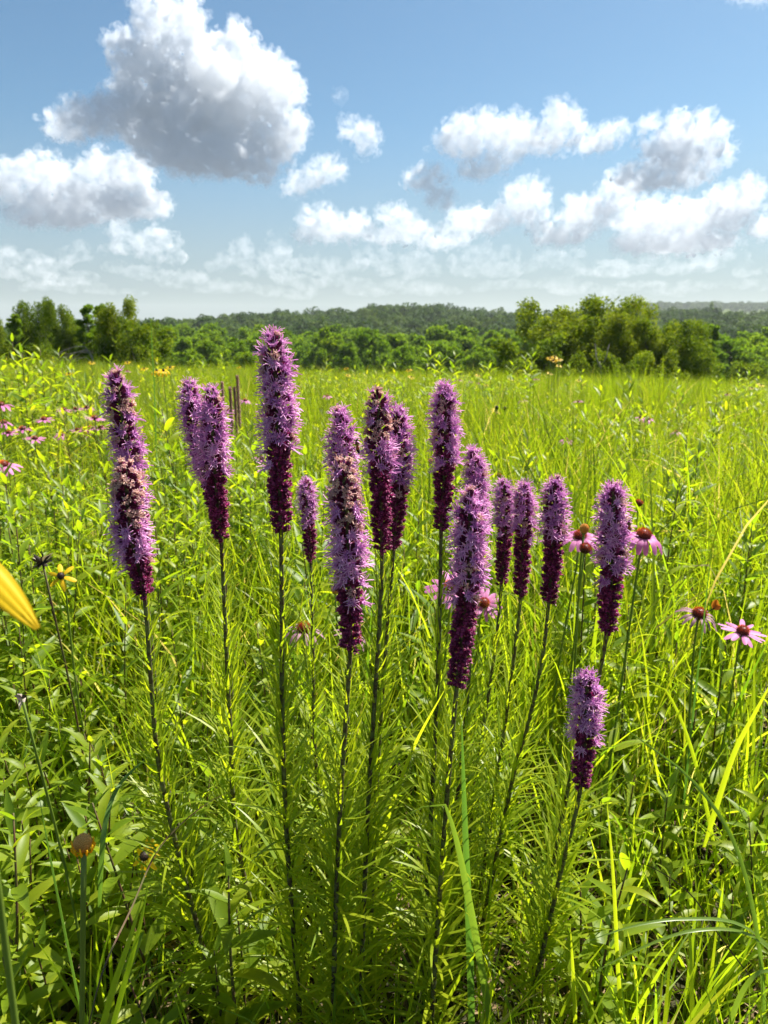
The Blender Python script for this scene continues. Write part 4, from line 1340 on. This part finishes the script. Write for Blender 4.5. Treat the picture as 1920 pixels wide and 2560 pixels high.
long_blade('arching bright blade left of the wide one in tall grass', dpx([(1560, 1950), (1535, 1790), (1500, 1640), (1460, 1530), (1420, 1480), (1340, 1500)], [1.15, 1.13, 1.1, 1.08, 1.06, 1.04]), .0072, m_grass, .7)
long_blade('dark upright grass stem rising in front of a ragged coneflower', dpx([(1470, 1800), (1495, 1560), (1520, 1340), (1537, 1180)], [1.15, 1.15, 1.15, 1.15]), .0042, m_broad, .1)
long_blade('tall thin dark grass stalk rising against the sky at the meadow edge', dpx([(338, 1000), (334, 850), (329, 760), (325, 675)], [3.2, 3.2, 3.2, 3.2]), .006, m_broad, .02)
lb_g = 'long arching grass blade rising above the surrounding meadow grass'
for i in range(70):       # scattered longer blades rising out of the meadow
    y = rnd.uniform(1.2, 4.5); fr = rnd.random() ** .6
    x = (-1 + 2 * fr) * y * .58
    h = rnd.uniform(.55, .85); a = rnd.uniform(-.9, .9) + (0 if rnd.random() < .5 else math.pi)
    mb = MB()
    L = h * 1.3; pts, wd = [], []
    p = Vector((0, 0, 0)); th = rnd.uniform(.02, .2); cv = rnd.uniform(.6, 2.1)
    for k in range(13):
        s = k / 12
        pts.append(p.copy()); wd.append(0 if k == 12 else .0075 * min(1, .5 + 2 * s) * (1 - s ** 3))
        t_ = th + cv * s ** 2
        p = p + Vector((math.sin(t_) * math.cos(a), math.sin(t_) * math.sin(a), math.cos(t_))) * (L / 12)
    mb.ribbon(pts, wd, [Vector((-math.sin(a), math.cos(a), 0))] * 13, rnd.uniform(.2, .75), 0)
    tag(obj('grass_blade', mb.mesh('blade', [m_grass]), None, Matrix.Translation((x, y, gz(x, y) - .01))), lb_g, 'grass', 'long arching meadow blades')

# taller leafy plants sticking up at the meadow edge
for i, (px, py, Yd) in enumerate(((1110, 868, 7), (1125, 880, 6.5), (1045, 885, 8), (990, 895, 8), (962, 905, 9), (1085, 905, 7.5), (1245, 885, 7), (1290, 900, 8), (1330, 905, 8), (60, 860, 4.5), (90, 868, 5), (30, 872, 5), (130, 880, 6), (10, 865, 5.5),
                                  (160, 895, 7), (272, 870, 7), (180, 890, 6), (1700, 930, 8), (1805, 925, 7), (1850, 935, 7), (1900, 930, 8), (505, 890, 9), (560, 880, 9), (480, 900, 10), (440, 965, 2.6), (1650, 935, 9), (1560, 930, 8), (650, 905, 9), (820, 900, 9), (45, 890, 4), (105, 890, 5.5), (75, 880, 5.2), (1330, 895, 7), (1210, 895, 7.5), (1460, 925, 7.5), (1420, 920, 8.5))):
    p = at(px, py, Yd); g0 = gz(p.x, p.y); s = (p.z - g0) / .66
    place('leafy_plant', TALL[i % 6], Matrix.Translation((p.x, p.y, g0)) @ Matrix.Rotation(rnd.uniform(0, 6), 4, 'Z') @ Matrix.Scale(s, 4),
          'leafy stem rising above the grass along the far meadow edge', 'plant', 'leafy stems along the meadow edge')

# ------------------------------------------------------------------ insects
def bee(label, pos, up, out, scale=1.0):
    """head along up, back along out"""
    up = Vector(up).normalized(); out = Vector(out); out = (out - up * out.dot(up)).normalized(); sx = up.cross(out)
    Mx = Matrix((sx, up, out)).transposed().to_4x4()
    rt_ = tag(obj('bee', None, None, Matrix.Translation(pos) @ Mx @ Matrix.Scale(scale, 4)), label, 'bee')
    mb = MB(); mb.ball((0, .0078, 0), (.0017, .0015, .0017), 10, 7); hd_ = obj('head', mb.mesh('head', [m_bee]), rt_)
    mb = MB(); mb.ball((0, .0042, 0), (.0024, .0030, .0024), 10, 8); tx_ = obj('thorax', mb.mesh('thorax', [m_beef]), rt_)
    for k in range(5):
        mb = MB()
        y0 = .0012 - k * .0017
        r0 = (.0017, .0024, .0025, .0022, .0016)[k]; r1 = (.0024, .0025, .0022, .0016, .0003)[k]
        mb.tube([Vector((0, y0, 0)), Vector((0, y0 - .0017, 0))], [r0, r1], 10, .5)
        obj('abdomen_segment', mb.mesh('segment', [m_beeo if k in (0, 1) else m_bee]), rt_)
    for s in (-1, 1):
        mb = MB()
        add_leaf(mb, Matrix.Translation((s * .0012, .0035, .0022)) @ Matrix.Rotation(math.pi + s * .35, 4, 'Z'), .0095, .0034, .1, .12, .5, 0, 5, .02)
        obj('wing', mb.mesh('wing', [m_wing]), tx_)
        for k in range(3):
            mb = MB()
            y0 = .0055 - k * .0016
            mb.tube([Vector((s * .0015, y0, -.0015)), Vector((s * .0042, y0 - .0008 * (k - 1), -.002)), Vector((s * .0048, y0 - .003 * (k - .6), -.0055))], [.0003, .0003, .0002], 4, .5)
            obj('leg', mb.mesh('leg', [m_bee]), tx_)
        mb = MB(); mb.tube([Vector((s * .0006, .0088, .001)), Vector((s * .0016, .0112, .0016))], [.00018, .00014], 4, .5)
        obj('antenna', mb.mesh('antenna', [m_bee]), hd_)


bee('small dark bee with amber bands clinging to a lilac spike', at(895, 1118, 1.05 * YS - .005), (-.15, 0, 1), (1, -.25, 0), 1.15)
bee('small dark bee half hidden on the bushy spike between two coneflowers', at(1573, 1318, 1.0 * YS - .004), (-.1, 0, 1), (1, -.1, 0), 1.0)
p = at(1783, 1522, 1.24)
bf = thing('butterfly', 'small orange brown butterfly resting beside the ragged coneflower', 'butterfly', p)
mb = MB(); mb.tube([Vector((-.008, 0, -.006)), Vector((0, 0, 0)), Vector((.008, 0, .007))], [.0008, .0013, .0009], 6, .2); obj('body', mb.mesh('body', [m_bee]), bf)
for s in (-1, 1):
    for k, (L, w, a) in enumerate(((.019, .013, .35), (.015, .012, -.5))):
        mb = MB()
        pts, wd, ups = leaf_pts(5, L, w, .1, 0)
        mb.ribbon(pts, [w * q for q in (.25, .7, .95, 1, .75, .3)], [Vector((1, 0, 0))] * 6, .6, 0, .05, ups)
        obj('wing', mb.mesh('wing', [m_bfly]), bf, Matrix.Rotation(R(90), 4, 'X') @ Matrix.Rotation(-.6 + a, 4, 'Z') @ Matrix.Rotation(s * .35, 4, 'Y'))

# ------------------------------------------------------------------ trees
def tree_meshes(seed, kind, H, Wd, nclump, nleaf, lsize, mat):
    """crown of leaf faces in clumps at limb ends; trunk with limbs. base at origin, height H"""
    g_ = np.random.default_rng(seed); r = random.Random(seed)
    mb = MB()
    cl = []
    ntr = {'upright': 1, 'bushy': 1, 'multi': 4}[kind]
    for ti in range(ntr):
        ta = r.uniform(0, math.tau); sp = 0 if ntr == 1 else Wd * .42 * r.uniform(.4, 1)
        tip = Vector((math.cos(ta) * sp, math.sin(ta) * sp, H * (r.uniform(.72, .96) if ntr > 1 else .93)))
        tr = spline([Vector((0, 0, -.3)), tip * .35 + Vector((r.uniform(-.1, .1), r.uniform(-.1, .1), 0)) * Wd * .3, tip * .7, tip], 9)
        r0 = H * (.018 if ntr == 1 else .011)
        mb.tube(tr, [r0 * (1 - .85 * i / 8) for i in range(9)], 6, .5)
        for j in range(max(3, nclump // ntr)):
            s = r.uniform(.22 if kind != 'upright' else .3, 1.0)
            ki = min(7, int(s * 8)); c = tr[ki].lerp(tr[ki + 1], s * 8 - ki)
            a = r.uniform(0, math.tau)
            prof = math.sin(math.pi * min(1, (.18 + .78 * s))) ** .7 if kind != 'upright' else min(1, .25 + (s - .2) * 2.2) * (1 - s) ** .5 + .10
            rad = Wd * (.5 if kind != 'upright' else .44) * prof * r.uniform(.2, 1.3) * (.62 if ntr > 1 else 1)
            e = c + Vector((math.cos(a) * rad, math.sin(a) * rad, (r.uniform(0, .10) if kind != 'upright' else r.uniform(-.02, .05)) * H))
            if e.z > H: e.z = H * r.uniform(.93, 1)
            mb.tube([c, c.lerp(e, .5) + Vector((0, 0, -.02 * H)), e], [r0 * .32, r0 * .2, r0 * .06], 4, .5, cap=False)
            cl.append((e, r.uniform(.5, 1.4)))
        cl.append((tip, 1.0))
    trunk = mb.mesh('trunk', [m_bark])
    per = nleaf // len(cl)
    Vs, vs = [], []
    for e, k in cl:
        n = int(per * k * k)
        cr = Wd * {'bushy': .13, 'multi': .105, 'upright': .095}[kind] * k * (1.25 if len(cl) < 20 else 1)
        d = g_.normal(size=(n, 3)); d /= np.linalg.norm(d, axis=1)[:, None]
        pos = np.array(e) + d * (cr * g_.random(n) ** .45)[:, None] * np.array([1, 1, .8 if kind != 'multi' else 1.15])
        ax = g_.normal(size=(n, 3)); ax /= np.linalg.norm(ax, axis=1)[:, None]
        bx = np.cross(ax, g_.normal(size=(n, 3))); bx /= np.linalg.norm(bx, axis=1)[:, None]
        L = (lsize * g_.uniform(.6, 1.3, n))[:, None]
        q = np.stack([pos - ax * L, pos + bx * L * .55, pos + ax * L, pos - bx * L * .55], 1)
        Vs.append(q.reshape(-1, 3))
        vs.append(np.repeat(np.clip(g_.normal(.5, .2, n) + r.uniform(-.15, .15), 0, 1), 4))
    V = np.concatenate(Vs); var = np.concatenate(vs)
    F = np.arange(len(V)).reshape(-1, 4)
    return [('trunk', trunk, Matrix.Identity(4)), ('crown', mesh_np('crown', V, F, var, [mat], smooth=False), Matrix.Identity(4))]


T_UP = [tree_meshes(700 + i, 'upright', 6.0, 2.5, 70, 14000, .07, m_tree) for i in range(3)]
T_BU = [tree_meshes(710 + i, 'bushy', 9.0, 8.0, 46, 13000, .22, m_tree) for i in range(3)]
T_MU = [tree_meshes(720 + i, 'multi', 6.0, 5.2, 90, 22000, .08, m_tree2) for i in range(3)]
T_SH = [tree_meshes(730 + i, 'multi', 3.0, 3.6, 36, 6500, .075, m_tree2) for i in range(2)]


def tree(name, parts, px, top, Yd, label, group, wide=1.0, H=6.0):
    p = at(px, top, Yd)
    g0 = gz(p.x, p.y)
    s = (p.z - g0) / H
    M = Matrix.Translation((p.x, p.y, g0)) @ Matrix.Rotation(rnd.uniform(0, 6.28), 4, 'Z') @ Matrix.Diagonal((s * wide, s * wide, s, 1))
    return place(name, parts, M, label, 'tree', group)


for i, (px, top, Yd, wd, lb) in enumerate((
        (32, 778, 36, 1.0, 'short upright tree at the outer end of the left tree group'), (86, 750, 37, .95, 'tallest slim tree in the left tree group, before a gap of sky'),
        (122, 778, 38, .6, 'thin small tree in the gap of the left tree group'), (156, 760, 36, .95, 'slim tree with sky showing through its crown in the left group'),
        (214, 757, 35, 1.0, 'leafy upright tree with bare grey branches at its foot'), (247, 756, 37, .85, 'slim upright tree squeezed between two fuller ones in the left group'),
        (284, 756, 34, 1.15, 'full rounded tree at the inner side of the left group'), (8, 790, 38, .9, 'upright tree cut by the picture edge in the left group'))):
    tree('tree', T_MU[i % 3] if i in (1, 3, 6, 7) else T_UP[i % 3], px, top, Yd, lb, 'trees left of the meadow', wd * (.62 if i in (1, 3, 6, 7) else 1.0))
for i, (px, top, Yd, wd, lb) in enumerate(((345, 806, 33, .9, 'light green bushy tree sloping down beside the left tree group'), (300, 840, 34, .8, 'low dark bush at the foot of the full rounded tree'), (160, 865, 35, 1.1, 'low dark bush under the slim trees in the left group'), (60, 860, 36, 1.1, 'low dark bush under the outer trees of the left group'))):
    tree('bush', T_SH[i % 2], px, top, Yd, lb, 'bushes left of the meadow', wd, 3.0)
lbr = ['big wispy olive green tree at the inner edge of the right clump', 'tallest wispy tree of the right clump with thin sprays against the sky', 'olive tree just behind the tallest one of the right clump', 'yellowish olive tree in the middle of the right clump', 'dense yellowish olive tree toward the outer side of the right clump', 'rounded olive tree at the outer end of the right clump']
for i, (px, top, Yd, wd) in enumerate(((1385, 762, 36, 1.15), (1530, 741, 37, 1.05), (1455, 782, 40, 1.1), (1600, 790, 34, 1.1), (1665, 797, 33, 1.0), (1722, 806, 35, .95))):
    tree('tree', T_MU[i % 3], px, top, Yd, lbr[i], 'olive trees right of the meadow', wd)
for i, (px, top, Yd, wd, lb) in enumerate(((1330, 845, 32, 1.1, 'low olive bush at the inner foot of the right clump'), (1480, 880, 30, 1.0, 'orange tinged low bush in front of the right clump'), (1570, 885, 30, 1.0, 'low yellowish bush beside the orange tinged one'), (1650, 880, 31, 1.0, 'low olive bush under the outer trees of the right clump'), (1740, 890, 32, .9, 'low dark bush at the outer foot of the right clump'), (1890, 905, 50, 1.2, 'small round grey green bush below the dark trees'))):
    tree('bush', T_SH[i % 2], px, top, Yd, lb, 'bushes right of the meadow', wd, 3.0)
tree('tree', T_UP[1], 1778, 806, 48, 'narrow dark tree beside the right clump', None, 1.3)
for i, (px, top, Yd, wd) in enumerate(((1830, 850, 75, 1.0), (1900, 838, 80, 1.05), (1960, 850, 70, 1.0), (1790, 858, 95, .9), (1860, 828, 120, 1.0), (1930, 822, 130, 1.1))):
    tree('tree', T_BU[i % 3], px, top, Yd, 'dark rounded tree in the hollow beyond the right clump', 'dark trees in the right hollow', wd, 9.0)
for i, (px, top, Yd, wd) in enumerate(((815, 822, 100, .65), (918, 820, 95, .8), (985, 838, 105, .9), (1048, 845, 110, .9), (1105, 850, 100, .9), (1165, 846, 105, .9), (1225, 850, 100, .9), (1290, 838, 100, .9), (870, 862, 85, .7), (745, 858, 110, .8),
                                       (690, 845, 100, .8), (640, 852, 95, .9), (580, 848, 85, .8), (520, 850, 80, .8), (460, 848, 85, .85), (410, 850, 90, .8), (1010, 865, 80, .8), (1135, 868, 80, .8), (1200, 872, 78, .8), (620, 880, 70, .8), (540, 885, 68, .8), (470, 888, 70, .8), (680, 890, 72, .7))):
    tree('tree', T_BU[i % 3], px, top, Yd, 'rounded green tree in the valley tree line between meadow and wooded hill', 'valley tree line', wd, 9.0)
for i in range(46):
    px = rnd.uniform(330, 1400); Yd = rnd.uniform(120, 225)
    p = at(px, 850, Yd); g0 = gz(p.x, p.y)
    s = rnd.uniform(.85, 1.25)
    place('tree', T_BU[i % 3], Matrix.Translation((p.x, p.y, g0)) @ Matrix.Rotation(rnd.uniform(0, 6.28), 4, 'Z') @ Matrix.Scale(s, 4), 'rounded green tree on the valley floor below the wooded hill', 'tree', 'valley floor trees')
# bare grey branches by the left trees
p = at(205, 880, 33); g0 = gz(p.x, p.y)
bb = thing('fallen_branch', 'bare grey fallen branches arching beside the left tree group', 'branch', (p.x, p.y, g0))
for i in range(7):
    mb = MB()
    L = rnd.uniform(1.2, 2.3); hh = p.z - g0 + rnd.uniform(-.35, .15)
    mb.tube(spline([Vector((.7, 0, hh - 1.6)), Vector((.3, 0, hh)), Vector((-.3 * L, .1, hh + rnd.uniform(-.25, .1))), Vector((-.8 * L, .1, hh + rnd.uniform(-.5, .0)))], 9), [.022 - .002 * k for k in range(9)], 5, .5)
    obj('branch', mb.mesh('branch', [m_grey]), bb)
p = at(1502, 905, 29); g0 = gz(p.x, p.y)
db = thing('dead_sapling', 'pale bare dead sapling in front of the right clump', 'tree', (p.x, p.y, g0))
mb = MB(); mb.tube(spline([Vector((0, 0, -.1)), Vector((.05, 0, (p.z - g0) * .6)), Vector((-.05, 0, p.z - g0))], 8), [.05 - .003 * k for k in range(8)], 6, .5); obj('trunk', mb.mesh('trunk', [m_grey]), db)
for s in (-1, 1):
    mb = MB(); mb.tube([Vector((0, 0, (p.z - g0) * .8)), Vector((s * .2, 0, p.z - g0 + .2)), Vector((s * .28, 0, p.z - g0 + .7))], [.03, .022, .01], 5, .5); obj('limb', mb.mesh('limb', [m_grey]), db)

# woods on the far hill: one mass
def crown_blob(seed, n=1500):
    g_ = np.random.default_rng(seed)
    Vs = []
    lob = [(np.array([g_.normal(0, 1.5), g_.normal(0, 1.5), 5.5 + g_.normal(0, 1.3)]), g_.uniform(1.6, 2.8)) for _ in range(9)]
    lob.append((np.array([0, 0, 3.0]), 3.0))
    for c, rr in lob:
        m = n // len(lob)
        d = g_.normal(size=(m, 3)); d /= np.linalg.norm(d, axis=1)[:, None]
        pos = c + d * (rr * g_.uniform(.75, 1.05, m))[:, None]
        ax = g_.normal(size=(m, 3)) + d * .0; ax -= d * (ax * d).sum(1)[:, None] * .6; ax /= np.linalg.norm(ax, axis=1)[:, None]
        bx = np.cross(ax, d + .3 * g_.normal(size=(m, 3))); bx /= np.linalg.norm(bx, axis=1)[:, None]
        L = g_.uniform(.3, .6, m)[:, None]
        Vs.append(np.stack([pos - ax * L, pos + bx * L * .7, pos + ax * L, pos - bx * L * .7], 1).reshape(-1, 3))
    V = np.concatenate(Vs)
    return mesh_np('woodland_crown', V, np.arange(len(V)).reshape(-1, 4), np.repeat(np.clip(g_.normal(.5, .25, len(V) // 4), 0, 1), 4), [m_wood], smooth=False)


c_wood = proto_collection('woodland_crowns', [crown_blob(900 + i) for i in range(5)])
pts, rots, scls, ids = [], [], [], []
yy = 226.0
while yy < 520:
    hw = yy * .68
    x = -hw
    while x < hw:
        xx, y2 = x + rnd.uniform(-2.5, 2.5), yy + rnd.uniform(-2.5, 2.5)
        s = rnd.uniform(.8, 1.55)
        pts.append((xx, y2, gz(xx, y2) - 1.2 - 3.5 * (s - .8))); rots.append((0, 0, rnd.uniform(0, 6.28))); scls.append((s, s, s * rnd.uniform(.85, 1.15))); ids.append(rnd.randrange(5))
        x += 7.4
    yy += 7.0
for i in range(900):
    xx = rnd.uniform(150, 1100); y2 = rnd.uniform(1380, 1540)
    s = rnd.uniform(.8, 1.5)
    pts.append((xx, y2, gz(xx, y2) - .6)); rots.append((0, 0, rnd.uniform(0, 6.28))); scls.append((s, s, s)); ids.append(rnd.randrange(5))
scatter('far_woods', c_wood, pts, rots, scls, ids, 'dark green woods covering the far hill across the valley', 'woods')
p = at(1780, 752, 700); g0 = gz(p.x, p.y)
place('tree', T_UP[0], Matrix.Translation((p.x, 700, p.z - 26)) @ Matrix.Diagonal((4.0, 4.0, 26 / 6.0, 1)), 'lone lollipop shaped tree standing out on the far skyline', 'tree')

# ------------------------------------------------------------------ haze over the valley
mh, t = new_mat('haze')
pv = N(t, 'ShaderNodeVolumePrincipled')
pv.inputs['Color'].default_value = (0.88, 0.94, 1.0, 1)
pv.inputs['Density'].default_value = 0.00014
pv.inputs['Anisotropy'].default_value = 0.2
o = N(t, 'ShaderNodeOutputMaterial')
t.links.new(pv.outputs[0], o.inputs['Volume'])
zlo, zhi = float(Z.min()) - 1.0, 75.0
hx = 2700.0
hv = [(sx * hx, sy * hx, z_) for z_ in (zlo, zhi) for sy in (-1, 1) for sx in (-1, 1)]
hm = bpy.data.meshes.new('haze')
hm.from_pydata(hv, [], [(0, 2, 3, 1), (4, 5, 7, 6), (0, 1, 5, 4), (2, 6, 7, 3), (0, 4, 6, 2), (1, 3, 7, 5)])
hm.materials.append(mh)
tag(obj('haze', hm), 'thin pale summer haze filling the valley air', 'haze', kind='stuff')
